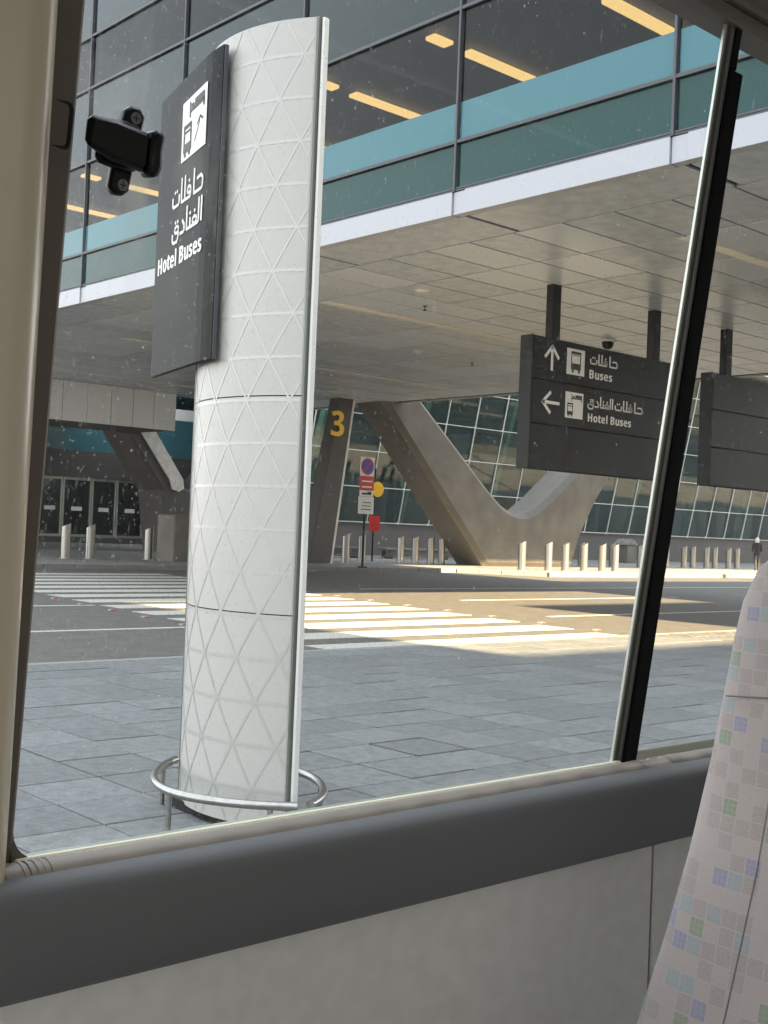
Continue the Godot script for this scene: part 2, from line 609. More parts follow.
func pavement_slabs():
	var pv := structure("pavement", "grey paving slabs beside the bus under the hotel bus pylon", "pavement")
	part_box(pv, "bedding", Vector3(-30, -.28, -11.35), Vector3(120, -.016, -1.3), M.joint)
	part_box(pv, "edge_strip", Vector3(-30, -.1, -11.50), Vector3(120, -.002, -11.358), M.kerb, .004)
	var px := .522
	var pz := .505
	var fwd := -cam.transform.basis.z
	var list := []
	for i in range(-60, 215):
		for j in range(-8, 12):
			var c := Vector3(2.995 + (i + .5) * px, 0, -5.27 - (j + .5) * pz)
			if c.z < -11.3 or c.z > -1.5: continue
			var v := c - EYE
			var d := v.dot(fwd)
			var seen := false
			if d > 1.0:
				var sx := v.dot(cam.transform.basis.x) / d * 1199.0
				var sy := v.dot(cam.transform.basis.y) / d * 1199.0
				# in the frame and above the sill of the bus window
				seen = absf(sx) < 420 and sy > -330 - sx * .17 * -1.0 - 40 and sy > -360
			list.append([1e6 if not seen else d, c, i, j])
	list.sort_custom(func(p, q): return p[0] < q[0])
	var meshes := []
	for k in 1:
		var st := begin()
		cbox(st, Vector3(-px / 2 + .007, -.05, -pz / 2 + .007), Vector3(px / 2 - .007, 0, pz / 2 - .007), .003)
		meshes.append(finish(st))
	var rest := []
	var n := 0
	for e in list:
		# the access cover takes the place of one slab
		var ck: bool = absf(e[1].x - 5.866) < .1 and absf(e[1].z + 6.03) < .1
		if ck:
			continue
		# slabs under the pylon stay
		if n < 290 and e[0] < 1e5:
			var o := put(meshes[0], "slab", M.slabs[rng.randi() % 5], pv)
			o.position = e[1] + Vector3(0, rng.randf_range(-.0035, .0025), 0)
			n += 1
		else:
			rest.append(e[1])
	var mm := MultiMesh.new()
	mm.transform_format = MultiMesh.TRANSFORM_3D
	mm.use_colors = true
	mm.mesh = meshes[0]
	mm.instance_count = rest.size()
	for i in rest.size():
		mm.set_instance_transform(i, Transform3D(Basis.IDENTITY, rest[i] + Vector3(0, rng.randf_range(-.003, .002), 0)))
		var t := rng.randf_range(.78, 1.0)
		mm.set_instance_color(i, Color(t, t, t))
	var mi := MultiMeshInstance3D.new()
	mi.multimesh = mm
	mi.name = "slab_field"
	mi.material_override = M.slab_far
	mi.set_meta("kind", "stuff")
	pv.add_child(mi, true)
	# flush access cover with a steel rim
	var ac := part_box(pv, "access_cover", Vector3(5.635, -.05, -6.275), Vector3(6.12, -.001, -5.795), M.slabs[2], .003)
	ac.set_meta("label", "darker square access cover let into the paving")
	for q in [[5.612, -6.282, 5.63, -5.788], [6.125, -6.282, 6.143, -5.788], [5.63, -6.296, 6.125, -6.28], [5.63, -5.79, 6.125, -5.774]]:
		part_box(ac, "rim", Vector3(q[0], -.05, q[1]), Vector3(q[2], .001, q[3]), M.steel)

func crossing():
	var cw := structure("crosswalk", "white striped zebra crossing over the road", "crosswalk")
	for k in 14:
		var zc := -11.62 - 1.375 * k
		var xl := 9.5 + (-zc - 11.2) * .13
		var xr := 15.75 + (-zc - 13.0) * .16
		part_box(cw, "stripe", Vector3(xl, -.012, zc - .37), Vector3(xr, -.006, zc + .37), M.paint)
	var n := 0
	for side in 2:
		for k in 13:
			var zc := -12.3 - 1.375 * k
			if zc < -24.5: break
			var x := 9.5 + (-zc - 11.2) * .13 - .28 if side == 0 else 15.75 + (-zc - 13.0) * .16 + .3
			var t := thing("road_stud", "%s reflective road stud along the %s edge of the crossing" % [["nearest", "second", "third", "fourth", "fifth", "sixth", "seventh", "eighth", "ninth"][k], ["pylon-side", "bridge-side"][side]], "road stud", Vector3(x, -.012, zc), 0, "road studs edging the crossing")
			var st := begin()
			prism(st, PackedVector2Array([Vector2(-.06, 0), Vector2(.06, 0), Vector2(.045, .02), Vector2(-.045, .02)]), -.055, .055, .004)
			build(st, "housing", M.kerb, t)
			part_box(t, "reflector", Vector3(-.04, .004, .056), Vector3(.04, .016, .06), M.red)

# -- elevated building spanning the road
func bridge_building():
	var b := thing("bridge_building", "elevated glass building spanning the road with grey panelled underside", "building")
	var z0 := -42.0
	var z1 := -6.4
	var x1 := 32.2
	# structural shell
	part_box(b, "floor_slab", Vector3(FACE + .25, DECK + .12, z0), Vector3(x1 - .1, DECK + .36, z1), M.interior_dark)
	part_box(b, "cavity", Vector3(FACE + .2, DECK + .05, z0), Vector3(x1 - .05, DECK + .119, z1), M.cavity)
	part_box(b, "ceiling", Vector3(FACE + .25, 11.15, z0), Vector3(x1 - .1, 11.4, z1), M.interior_dark)
	part_box(b, "back_wall", Vector3(x1 - 3.2, DECK + .37, z0), Vector3(x1 - 3.0, 11.149, z1), M.interior_dark)
	part_box(b, "end_wall", Vector3(FACE + .25, DECK + .37, z1 - .2), Vector3(x1 - 3.2, 11.149, z1), M.interior_dark)
	part_box(b, "end_wall", Vector3(FACE + .25, DECK + .37, z0), Vector3(x1 - 3.2, 11.149, z0 + .2), M.interior_dark)
	part_box(b, "upper_storey", Vector3(FACE + 1.0, 11.401, z0), Vector3(x1 - .1, 17.0, z1), M.interior_dark)
	part_box(b, "far_fascia", Vector3(x1 - .049, DECK - .002, z0), Vector3(x1, DECK + .9, z1), M.white_metal)
	# face: vertical modules of 4.1 m
	var zs := [z1, -9.4]
	while zs[-1] - 4.1 > z0: zs.append(zs[-1] - 4.1)
	zs.append(z0)
	for i in zs.size() - 1:
		var a: float = zs[i + 1] + .03
		var c: float = zs[i] - .03
		part_box(b, "fascia_panel", Vector3(FACE, DECK, a + (.22 if i > 0 or true else 0.0)), Vector3(FACE + .2, DECK + .375, c), M.fascia, .004)
		part_box(b, "fascia_panel", Vector3(FACE + .035, DECK + .012, a - .05), Vector3(FACE + .2, DECK + .375, a + .21), M.fascia, .004)
		for row in [["spandrel_panel", 6.995, 7.695, M.teal_green], ["spandrel_panel", 7.765, 8.37, M.teal_light], ["glass_pane", 8.372, 9.845, M.clear_dark], ["spandrel_panel", 9.905, 11.6, M.teal_dark], ["glass_pane", 11.66, 12.85, M.clear_dark], ["spandrel_panel", 12.93, 16.9, M.teal_dark]]:
			part_box(b, row[0], Vector3(FACE + .06, row[1], a + .012), Vector3(FACE + .085, row[2], c - .012), row[3])
		part_box(b, "mullion", Vector3(FACE + .0, DECK + .38, zs[i + 1] - .022), Vector3(FACE + .12, 17, zs[i + 1] + .022), M.mullion, .004)
	for y in [6.93, 6.965, 7.70, 9.85, 11.605, 12.855]:
		var h := .03 if y < 7 else .06
		part_box(b, "rail", Vector3(FACE + (.02 if y < 7 else .008), y + .002, z0), Vector3(FACE + .125, y + h, z1), M.mullion, .003)
	# underside panels: an edge row, then a grid of 1.87 by 1.04 m, with light slots
	var pm := []
	var st := begin()
	cbox(st, Vector3(-.912, 0, -.497), Vector3(.912, .05, .497), .004)
	pm.append(finish(st))
	var zz := -7.3
	var slots := [-11.45, -20.87, -29.75, -38.1]
	for i in zs.size() - 1:
		part_box(b, "edge_panel", Vector3(FACE + .21, DECK + .004, zs[i + 1] + .035 + .15), Vector3(14.845, DECK + .04, zs[i] - .035 + .12 if i > 0 else zs[i]), M.soffit, .004)
		if i < zs.size() - 2:
			part_box(b, "edge_groove", Vector3(FACE + .21, DECK + .035, zs[i + 1] - .05), Vector3(14.845, DECK + .05, zs[i + 1] + .18), M.cavity)
	var mats := [M.soffit, M.soffit, M.soffit2, M.soffit3]
	var row_z := -13.5 + 1.04 * 7 - .52
	while row_z > z0 + .4:
		for cx in 9:
			var x := 14.86 + 1.87 * cx + .935
			put(pm[0], "soffit_panel", mats[rng.randi() % 4], b, Transform3D(Basis(Vector3.RIGHT, rng.randf_range(-.002, .002)), Vector3(x, DECK + rng.randf_range(0, .003), row_z)))
		row_z -= 1.04
	for s in slots:
		var x := 16.8
		while x < 29.0:
			var o := part_box(b, "light_strip", Vector3(x, DECK - .012, s - .13), Vector3(x + 2.16, DECK + .003, s + .13), M.diffuser, .004)
			x += 2.2
	for p in [[17.29, -18.2], [21.9, -14.5], [23, -24.3], [19, -26.5]]:
		var d := begin()
		lathe(d, [Vector2(0, -.02), Vector2(.12, -.02), Vector2(.15, -.008), Vector2(.17, .004)], 20)
		build(d, "downlight", M.white, b, Transform3D(Basis.IDENTITY, Vector3(p[0], DECK, p[1])))
	for p in [[18.48, -19.36], [25.5, -24.6], [21, -29]]:
		var d := begin()
		lathe(d, [Vector2(.0, -.11), Vector2(.05, -.105), Vector2(.05, -.095), Vector2(.012, -.09), Vector2(.012, -.02), Vector2(.05, -.01), Vector2(.05, .004)], 12)
		build(d, "sprinkler", M.dark_metal, b, Transform3D(Basis.IDENTITY, Vector3(p[0], DECK, p[1])))
	# warm light lines under the inner ceiling
	var z := -9.75
	while z > -40:
		for seg in [[15.75, 16.25], [16.75, 22.0], [22.4, 28.0]]:
			part_box(b, "ceiling_light", Vector3(seg[0], 10.98, z - .13), Vector3(seg[1], 11.05, z + .13), M.strip)
		var l := AreaLight3D.new()
		l.name = "ceiling_light_glow"
		l.area_size = Vector2(11.5, .26)
		l.light_color = Color(1, .8, .5)
		l.light_energy = 0.02
		l.shadow_enabled = true
		b.add_child(l, true)
		l.position = Vector3(22, 10.96, z)
		l.rotation.x = -PI / 2
		z -= 3.45
	# security dome camera under the panels
	var cd := thing("dome_camera", "small black dome camera under the grey ceiling panels", "camera", Vector3(24.43, DECK, -18.83))
	st = begin()
	lathe(st, [Vector2(.0, -.05), Vector2(.2, -.05), Vector2(.22, -.02), Vector2(.22, -.001)], 20)
	build(st, "mount", M.white, cd)
	st = begin()
	lathe(st, [Vector2(0, -.24), Vector2(.07, -.23), Vector2(.13, -.18), Vector2(.15, -.11), Vector2(.15, -.051)], 20)
	build(st, "dome", M.black_plastic, cd)

# -- leaning glass front of the terminal
func terminal():
	var t := thing("terminal_building", "glass terminal with leaning gridded curtain wall behind the concrete pier", "building")
	var zb := -48.0
	var lean := .2
	var pw := 2.3
	var ph := 1.9
	var basis := Basis(Vector3.RIGHT, atan(lean))
	var st := begin()
	cbox(st, Vector3(.02, .02, -.02), Vector3(pw - .02, ph - .02, .02), .0)
	var pane := finish(st)
	st = begin()
	lathe(st, [Vector2(0, .07), Vector2(.05, .06), Vector2(.07, 0), Vector2(.05, -.06), Vector2(0, -.07)], 8)
	var knob := finish(st)
	st = begin()
	cbox(st, Vector3(0, -.016, -.03), Vector3(pw, .016, .03))
	var bar := finish(st)
	st = begin()
	cbox(st, Vector3(-.016, 0, -.035), Vector3(.016, ph, .035))
	var post := finish(st)
	var root_xf := Transform3D(basis, Vector3(37.5, 1.9, zb))
	for i in 46:
		for j in 6:
			var xf := root_xf * Transform3D(Basis.IDENTITY, Vector3(i * pw, j * ph, 0))
			if i < 42: put(pane, "glass_pane", M.curtain_glass, t, xf * Transform3D(Basis(Vector3.UP, rng.randf_range(-.016, .016)) * Basis(Vector3.RIGHT, rng.randf_range(-.016, .016)), Vector3.ZERO))
			if i < 34:
				put(bar, "rail", M.white, t, xf * Transform3D(Basis.IDENTITY, Vector3(0, 0, .06)))
				put(post, "mullion", M.white, t, xf * Transform3D(Basis.IDENTITY, Vector3(0, 0, .055)))
				put(knob, "fitting", M.white, t, xf)
	# plinth, floors, back wall and roof
	part_box(t, "plinth", Vector3(37.5, .15, zb - .5), Vector3(130, 1.85, zb - .1), M.dark_stone)
	part_box(t, "floor_slab", Vector3(37.5, 5.0, zb - 9), Vector3(130, 5.35, zb - .3), M.interior_mid)
	part_box(t, "floor_slab", Vector3(37.5, 9.3, zb - 9), Vector3(130, 9.65, zb + .4), M.interior_mid)
	part_box(t, "roof", Vector3(37, 13.4, zb - 30), Vector3(130, 13.9, zb + 3.2), M.white_metal)
	part_box(t, "back_wall", Vector3(37.5, .15, zb - 9.3), Vector3(130, 13.4, zb - 9), M.teal_light)
	part_box(t, "side_wall", Vector3(37.2, .15, zb - 9.3), Vector3(37.49, 13.4, zb - .3), M.dark_stone)
	var x := 35.0
	while x < 100:
		part_box(t, "interior_column", Vector3(-.35, 0, -.35), Vector3(.35, 13, .35), M.interior_mid, .05, Transform3D(Basis(Vector3.BACK, -.12), Vector3(x, .2, zb - 5.5)))
		var f := part_box(t, "glass_fin", Vector3(-.14, 0, -.5), Vector3(.14, 11.2, -.1), M.green_fin, .0, Transform3D(basis * Basis(Vector3.BACK, -.1), Vector3(x + 3.0, 1.9, zb - .25)))
		x += 6.9
	for q in [[38.0, 2.6, 2.2], [58.0, 2.8, 3.0], [66.0, 3.0, 2.0]]:
		part_box(t, "interior_sign", Vector3(q[0], q[1], zb - 6), Vector3(q[0] + q[2], q[1] + .9, zb - 5.8), M.yellow)
	for k in 8:
		part_box(t, "escalator_band", Vector3(34 + k * 9, 7.0, zb - 8), Vector3(38 + k * 9, 7.6, zb - 7.8), M.white, .0, Transform3D(Basis.IDENTITY, Vector3.ZERO))

# -- doors on the left, under the white bulkhead
func entrance():
	var bk := thing("bulkhead", "white panelled bulkhead above the terminal doors", "bulkhead")
	var xs := [12.5, 13.5, 14.5, 15.5, 16.5, 17.5, 18.55, 19.58, 20.59, 21.59, 22.59, 23.53, 24.45, 25.44]
	part_box(bk, "core", Vector3(12.5, 5.09, -43.9), Vector3(25.4, DECK + .03, -40.66), M.dark_stone)
	for i in xs.size() - 1:
		part_box(bk, "panel", Vector3(xs[i] + .012, 5.07, -40.65), Vector3(xs[i + 1] - .012, DECK - .01, -40.6), M.bulk_white, .005)
	var e := thing("entrance_hall", "glazed terminal entrance with sliding doors under a dark lintel", "building")
	var zd := -60.0
	part_box(e, "lintel", Vector3(20, 3.75, zd - .6), Vector3(48, 5.2, zd), M.dark_stone)
	part_box(e, "upper_glass", Vector3(20, 5.2, zd - .3), Vector3(31.4, 7.6, zd - .2), M.teal_light)
	part_box(e, "upper_glass", Vector3(31.41, 5.2, zd - .3), Vector3(48, 8.0, zd - .2), M.teal_light)
	part_box(e, "upper_wall", Vector3(12, 8.01, zd - .5), Vector3(48, 15, zd - .2), M.teal_dark)
	part_box(e, "roof", Vector3(12, 7.6, zd - 12), Vector3(31.4, 8.0, zd + 16), M.dark_stone)
	part_box(e, "back_wall", Vector3(12, .15, zd - 12), Vector3(62, 7.6, zd - 11.8), M.interior_mid)
	part_box(e, "side_pier", Vector3(35.9, .15, zd - .6), Vector3(48, 3.75, zd), M.dark_stone)
	part_box(e, "side_pier", Vector3(12, .15, zd - .6), Vector3(24, 7.6, zd), M.dark_stone)
	part_box(e, "threshold", Vector3(24, .151, zd - .6), Vector3(35.9, .45, zd + .2), M.dark_stone)
	var dx := [24.0, 26.0, 28.0, 29.35, 30.8, 32.55, 34.1, 35.85]
	for i in dx.size() - 1:
		var d := part_box(e, "door", Vector3(dx[i] + .09, .55, zd - .32), Vector3(dx[i + 1] - .09, 3.6, zd - .28), M.door_glass)
		for q in [[dx[i] + .02, .46, dx[i] + .1, 3.74], [dx[i + 1] - .1, .46, dx[i + 1] - .02, 3.74], [dx[i] + .1, 3.58, dx[i + 1] - .1, 3.74], [dx[i] + .1, .46, dx[i + 1] - .1, .6]]:
			part_box(d, "frame", Vector3(q[0], q[1], zd - .35), Vector3(q[2], q[3], zd - .22), M.alloy, .006)
		part_box(d, "notice", Vector3((dx[i] + dx[i + 1]) / 2 - .32, 1.9, zd - .27), Vector3((dx[i] + dx[i + 1]) / 2 + .32, 2.12, zd - .26), M.white)
	var sg := thing("wall_sign", "dark hanging direction sign with white and yellow arrows beside the bus window frame", "sign", Vector3(19.1, 3.35, -40.3))
	part_box(sg, "board", Vector3(-.9, 0, -.1), Vector3(.72, 1.7, .1), M.sign_dark, .01)
	part_box(sg, "hanger", Vector3(-.1, 1.7, -.05), Vector3(.05, 1.72, .05), M.dark_metal)
	var st := begin()
	pen(st, [[Vector2(.0, .5), Vector2(.5, .5)], [Vector2(.3, .72), Vector2(.5, .5), Vector2(.3, .28)]], .09, .006)
	build(st, "white_arrow", M.white_ink, sg, Transform3D(Basis.IDENTITY, Vector3(0, 0, .101)))
	st = begin()
	pen(st, [[Vector2(.2, 1.1), Vector2(.2, 1.55)], [Vector2(.0, 1.35), Vector2(.2, 1.55), Vector2(.4, 1.35)]], .09, .006)
	build(st, "yellow_arrow", M.yellow, sg, Transform3D(Basis.IDENTITY, Vector3(0, 0, .101)))

func piers():
	# large V-shaped concrete pier
	var v := thing("concrete_pier", "large V-shaped concrete pier rising beside the bollards", "pier", Vector3(0, 0, 0))
	var st := begin()
	prism(st, PackedVector2Array([Vector2(37.4, .1), Vector2(36.5, 1.05), Vector2(30.5, 7.3), Vector2(32.73, 7.3), Vector2(36.17, 4.49), Vector2(37.0, 3.8), Vector2(37.8, 3.17), Vector2(38.4, 2.76), Vector2(38.9, 2.55), Vector2(39.45, 2.44), Vector2(40.0, 2.48), Vector2(40.5, 2.64), Vector2(41.4, 3.2), Vector2(42.75, 4.21), Vector2(46.5, 7.3), Vector2(49.0, 7.3), Vector2(45.85, 4.4), Vector2(44.9, 3.25), Vector2(43.7, 1.4), Vector2(43.2, .1)]), -36.7, -34.8, .22)
	build(st, "shaft", M.concrete, v)
	# slimmer pier on the other side of the pylon
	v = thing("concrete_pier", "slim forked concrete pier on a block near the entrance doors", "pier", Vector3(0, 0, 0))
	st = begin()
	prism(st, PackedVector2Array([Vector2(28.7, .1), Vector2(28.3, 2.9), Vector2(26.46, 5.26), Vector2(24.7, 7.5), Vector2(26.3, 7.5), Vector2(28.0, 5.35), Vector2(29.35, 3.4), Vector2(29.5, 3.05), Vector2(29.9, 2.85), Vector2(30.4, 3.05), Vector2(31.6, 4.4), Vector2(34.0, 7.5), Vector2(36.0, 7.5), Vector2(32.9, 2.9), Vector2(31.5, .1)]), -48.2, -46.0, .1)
	build(st, "shaft", M.dark_stone, v)  # dark colour paints the pier faces that lie in shade
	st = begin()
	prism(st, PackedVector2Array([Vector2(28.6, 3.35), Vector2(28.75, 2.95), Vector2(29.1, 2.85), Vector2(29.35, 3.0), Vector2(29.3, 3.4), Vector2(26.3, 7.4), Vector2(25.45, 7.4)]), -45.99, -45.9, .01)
	build(st, "lit_arm_face", M.white_metal, v)  # pale sheet paints the lit front face of the arm
	part_box(v, "base_block", Vector3(22.05, .1, -36.1), Vector3(25.2, 1.75, -35.0), M.concrete, .05)
	# leaning dark column with a yellow 3
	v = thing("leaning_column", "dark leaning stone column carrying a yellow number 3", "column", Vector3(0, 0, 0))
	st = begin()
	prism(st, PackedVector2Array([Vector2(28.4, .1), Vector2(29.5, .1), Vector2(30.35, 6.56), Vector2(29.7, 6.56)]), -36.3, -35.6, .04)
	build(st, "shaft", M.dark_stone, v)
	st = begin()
	prism(st, PackedVector2Array([Vector2(29.5, .1), Vector2(29.6, .1), Vector2(30.45, 6.56), Vector2(30.35, 6.56)]), -36.28, -35.62)  # pale strip paints the lit right edge of the column
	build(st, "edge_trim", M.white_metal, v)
	var o := lettering("3", .62, .98, M.yellow, v, Transform3D(Basis.IDENTITY, Vector3(29.2, 5.05, -35.52)))
	o.name = "number"
	o.transform = o.transform * Transform3D(Basis.from_scale(Vector3(1, 1, 20)), Vector3.ZERO)

# -- unseen blocks added behind the camera to cast shade on bus and road
func add_shade_blocks():
	var a := thing("left_shade_block", "tall unseen block added behind the bus to cast shade, out of the picture", "building")
	part_box(a, "wall", Vector3(-90, -.29, 40), Vector3(11.3, 34, 60), M.pale_wall)
	part_box(a, "shade_tower", Vector3(11.301, 27.2, 40), Vector3(14.4, 50, 44), M.pale_wall)  # added to keep sun off the bridge face
	var b := thing("right_shade_block", "unseen block and slabs added behind the bus to cast shade, out of the picture", "building")
	part_box(b, "wall", Vector3(11.3, -.29, 40), Vector3(130, 21.5, 54), M.pale_wall)
	part_box(b, "shade_slab", Vector3(19.5, 23.7, 40), Vector3(130, 24.6, 44), M.pale_wall)  # added slabs, placed to throw dark bands across the road
	part_box(b, "shade_slab", Vector3(27, 26.3, 40), Vector3(130, 28.6, 44), M.pale_wall)
	part_box(b, "shade_roof", Vector3(22, 35, 0), Vector3(130, 35.4, 46), M.pale_wall)  # added overhead to keep sun off the pier and terminal
	for x in [27.0, 47.0, 67.0, 87.0, 107.0, 128.0]:
		part_box(b, "post", Vector3(x, 21.5, 44.2), Vector3(x + .4, 35, 44.6), M.pale_wall)
	for x in [46.0, 58.0, 70.0, 82.0, 94.0, 106.0, 118.0]: part_box(b, "post", Vector3(x, 21.5, 42), Vector3(x + .4, 26.3, 42.4), M.pale_wall)

# -- the hotel bus pylon
const PC := Vector2(4.205, -5.05)
const PR := .78
const PA := .643            # half angle of the curved faces

func arc_at(a: float, r: float, y: float, side := -1.0) -> Vector3:
	var mid := PC.x - PR * cos(PA)
	var x := PC.x - r * cos(a)
	if side > 0: x = 2.0 * mid - x
	return Vector3(x, y, PC.y + r * sin(a))

func curved_sheet(st: SurfaceTool, a0: float, a1: float, y0: float, y1: float, r: float, th: float, side := -1.0, n := 16):
	st.set_smooth_group(1)
	for i in n:
		var p := lerpf(a0, a1, float(i) / n)
		var q := lerpf(a0, a1, float(i + 1) / n)
		quad(st, arc_at(p, r, y0, side), arc_at(q, r, y0, side), arc_at(q, r, y1, side), arc_at(p, r, y1, side))
	st.set_smooth_group(2)
	for i in n:
		var p := lerpf(a0, a1, float(i) / n)
		var q := lerpf(a0, a1, float(i + 1) / n)
		quad(st, arc_at(q, r - th, y0, side), arc_at(p, r - th, y0, side), arc_at(p, r - th, y1, side), arc_at(q, r - th, y1, side))
	st.set_smooth_group(-1)
	for i in n:
		var p := lerpf(a0, a1, float(i) / n)
		var q := lerpf(a0, a1, float(i + 1) / n)
		quad(st, arc_at(p, r - th, y0, side), arc_at(q, r - th, y0, side), arc_at(q, r, y0, side), arc_at(p, r, y0, side))
		quad(st, arc_at(p, r, y1, side), arc_at(q, r, y1, side), arc_at(q, r - th, y1, side), arc_at(p, r - th, y1, side))
	for e in [a0, a1]:
		quad(st, arc_at(e, r, y0, side), arc_at(e, r, y1, side), arc_at(e, r - th, y1, side), arc_at(e, r - th, y0, side))

func ribbon(st: SurfaceTool, a0: float, h0: float, a1: float, h1: float, w: float, n := 5):
	# strip on the front face from arc position (angle, height) to another, proud by 1.2 mm
	var r := PR + .0012
	var s0 := Vector2(a0 * PR, h0)
	var s1 := Vector2(a1 * PR, h1)
	var nn := (s1 - s0).normalized().orthogonal() * w * .5
	for i in n:
		var p := s0.lerp(s1, float(i) / n)
		var q := s0.lerp(s1, float(i + 1) / n)
		var A := p - nn
		var B := q - nn
		var C := q + nn
		var D := p + nn
		quad(st, arc_at(A.x / PR, r, A.y), arc_at(B.x / PR, r, B.y), arc_at(C.x / PR, r, C.y), arc_at(D.x / PR, r, D.y))

func pylon():
	var t := thing("pylon_sign", "tall pale curved pylon with triangle pattern and a dark side panel", "pylon", Vector3.ZERO)
	var top := 3.985
	var seams := [.04, 1.068, 2.135, top]
	var names := 0
	for i in 3:
		var st := begin()
		curved_sheet(st, -PA, PA, seams[i] + (.0 if i == 0 else .003), seams[i + 1] - (.003 if i < 2 else .0), PR, .012)
		build(st, "cladding_panel", M.clad, t)
		st = begin()
		curved_sheet(st, -PA, PA, seams[i] + (.0 if i == 0 else .003), seams[i + 1] - (.003 if i < 2 else .0), PR, .012, 1.0)
		build(st, "cladding_panel", M.clad, t)
	# dark core, recessed foot and cap
	var st := begin()
	curved_sheet(st, -PA * .97, PA * .97, .0, top - .02, PR - .02, .01)
	curved_sheet(st, -PA * .97, PA * .97, .0, top - .02, PR - .02, .01, 1.0)
	build(st, "core", M.cavity, t)
	st = begin()
	for s in [-1.0, 1.0]:
		for i in 16:
			var p := lerpf(-PA, PA, i / 16.0)
			var q := lerpf(-PA, PA, (i + 1) / 16.0)
			var mid := PC.x - PR * cos(PA)
			quad(st, arc_at(p, PR - .012, top - .004, s), arc_at(q, PR - .012, top - .004, s), Vector3(mid, top - .004, arc_at(q, PR, 0).z), Vector3(mid, top - .004, arc_at(p, PR, 0).z))
	build(st, "cap", M.white_metal, t)
	# pattern lines
	var pitch_h := .2115
	var pitch_a := pitch_h * 2.0 / sqrt(3.0) / PR
	var lim := PA - .012
	var k := 0
	while 3.807 - pitch_h * k > .08:
		var h := 3.807 - pitch_h * k
		st = begin()
		ribbon(st, -lim, h, lim, h, .016, 14)
		build(st, "pattern_line", M.clad_line, t)
		k += 1
	# diagonals: nodes at phase .402 rad on odd rows, shifted half a pitch on even rows
	for row in range(-1, k):
		var h0 := 3.807 - pitch_h * row
		var h1 := h0 - pitch_h
		if row == -1: h0 = top - .004
		if h1 < .08: h1 = .05
		var fr := (3.807 - pitch_h * row - h0) / pitch_h
		var fr1 := (3.807 - pitch_h * row - h1) / pitch_h
		var ph := .402 if (row % 2 != 0) else .402 + pitch_a * .5
		st = begin()
		for i in range(-7, 3):
			for s in [-.5, .5]:
				var a0: float = ph + i * pitch_a + s * pitch_a * fr
				var a1: float = ph + i * pitch_a + s * pitch_a * fr1
				var f0 := 0.0
				var f1 := 1.0
				# clip to the panel
				if a0 == a1: continue
				var b0 := a0
				var b1 := a1
				var g0 := h0
				var g1 := h1
				if b0 < -lim and b1 < -lim or b0 > lim and b1 > lim: continue
				for e in [-lim, lim]:
					var out0: bool = b0 < e if e < 0 else b0 > e
					var out1: bool = b1 < e if e < 0 else b1 > e
					if out0:
						g0 = lerpf(g0, g1, (e - b0) / (b1 - b0)); b0 = e
					elif out1:
						g1 = lerpf(g0, g1, (e - b0) / (b1 - b0)); b1 = e
				ribbon(st, b0, g0, b1, g1, .011, 4)
		build(st, "pattern_line", M.clad_line, t)
	# edge trims
	var ex := PC.x - PR * cos(PA)
	for s in [-1.0, 1.0]:
		var ez: float = PC.y + s * PR * sin(PA)
		st = begin()
		var zl: float = minf(ez + s * .012, ez + s * .03)
		cbox(st, Vector3(ex + .012, .035, zl), Vector3(ex + .05, top - .002, zl + .018), .006)
		build(st, "edge_trim", M.edge_white, t)
		st = begin()
		var zg: float = minf(ez - s * .004, ez + s * .012)
		cbox(st, Vector3(ex - .004, .035, zg), Vector3(ex + .05, top, zg + .016), .0)
		build(st, "edge_channel", M.stile, t)
	part_box(t, "foot", Vector3(ex - .12, -.02, PC.y - .4), Vector3(ex + .12, .05, PC.y + .4), M.dark_metal)
	# dark flag panel, bent round its front edge
	var path := [Vector2(3.370, -5.075), Vector2(3.374, -5.13), Vector2(3.381, -5.19), Vector2(3.398, -5.27), Vector2(3.61, -6.05)]
	var y0 := 2.325
	var y1 := 3.925
	st = begin()
	var outl := PackedVector2Array()
	for p in path: outl.append(Vector2(p.x, -p.y))
	for i in path.size():
		var p: Vector2 = path[path.size() - 1 - i]
		outl.append(Vector2(p.x + .028, -p.y + (.01 if i == 0 else 0.0)))
	prism(st, outl, y0, y1, .003)
	build(st, "sign_panel", M.panel_dark, t, Transform3D(Basis(Vector3(1, 0, 0), Vector3(0, 0, -1), Vector3(0, 1, 0)), Vector3.ZERO))
	part_box(t, "panel_edge", Vector3(3.374, y0 + .002, -5.0735), Vector3(3.396, y1 - .002, -5.068), M.mullion)
	# lettering plane: origin at path s = .171, x axis towards the viewer's right
	var rx := Vector3(-.2622, 0, .965)
	var nz := rx.cross(Vector3.UP)
	var s_at := func(s: float, y: float, out := .0006) -> Vector3:
		var base := Vector3(3.398, 0, -5.27) - rx * (s - .225)
		return base + Vector3.UP * y + nz * out
	var B := Basis(rx, Vector3.UP, nz)
	st = begin()
	rect(st, -.41, 0, 0, .325, .003)
	var pic := build(st, "pictogram", M.white_ink, t, Transform3D(B, s_at.call(.188, 3.455)))
	pictogram_hotel_bus(pic, .41, .325, .0032)
	st = begin()
	pen(st, arabic_buses(0), .0165, .003, Vector2.ZERO, Vector2(.2, .13))
	build(st, "lettering", M.white_ink, t, Transform3D(B, s_at.call(.205, 3.235)))
	st = begin()
	pen(st, arabic_hotels(0), .0165, .003, Vector2.ZERO, Vector2(.225, .125))
	build(st, "lettering", M.white_ink, t, Transform3D(B, s_at.call(.205, 3.065)))
	lettering("Hotel Buses", .78, .098, M.white_ink, t, Transform3D(B, s_at.call(.968, 2.9)))

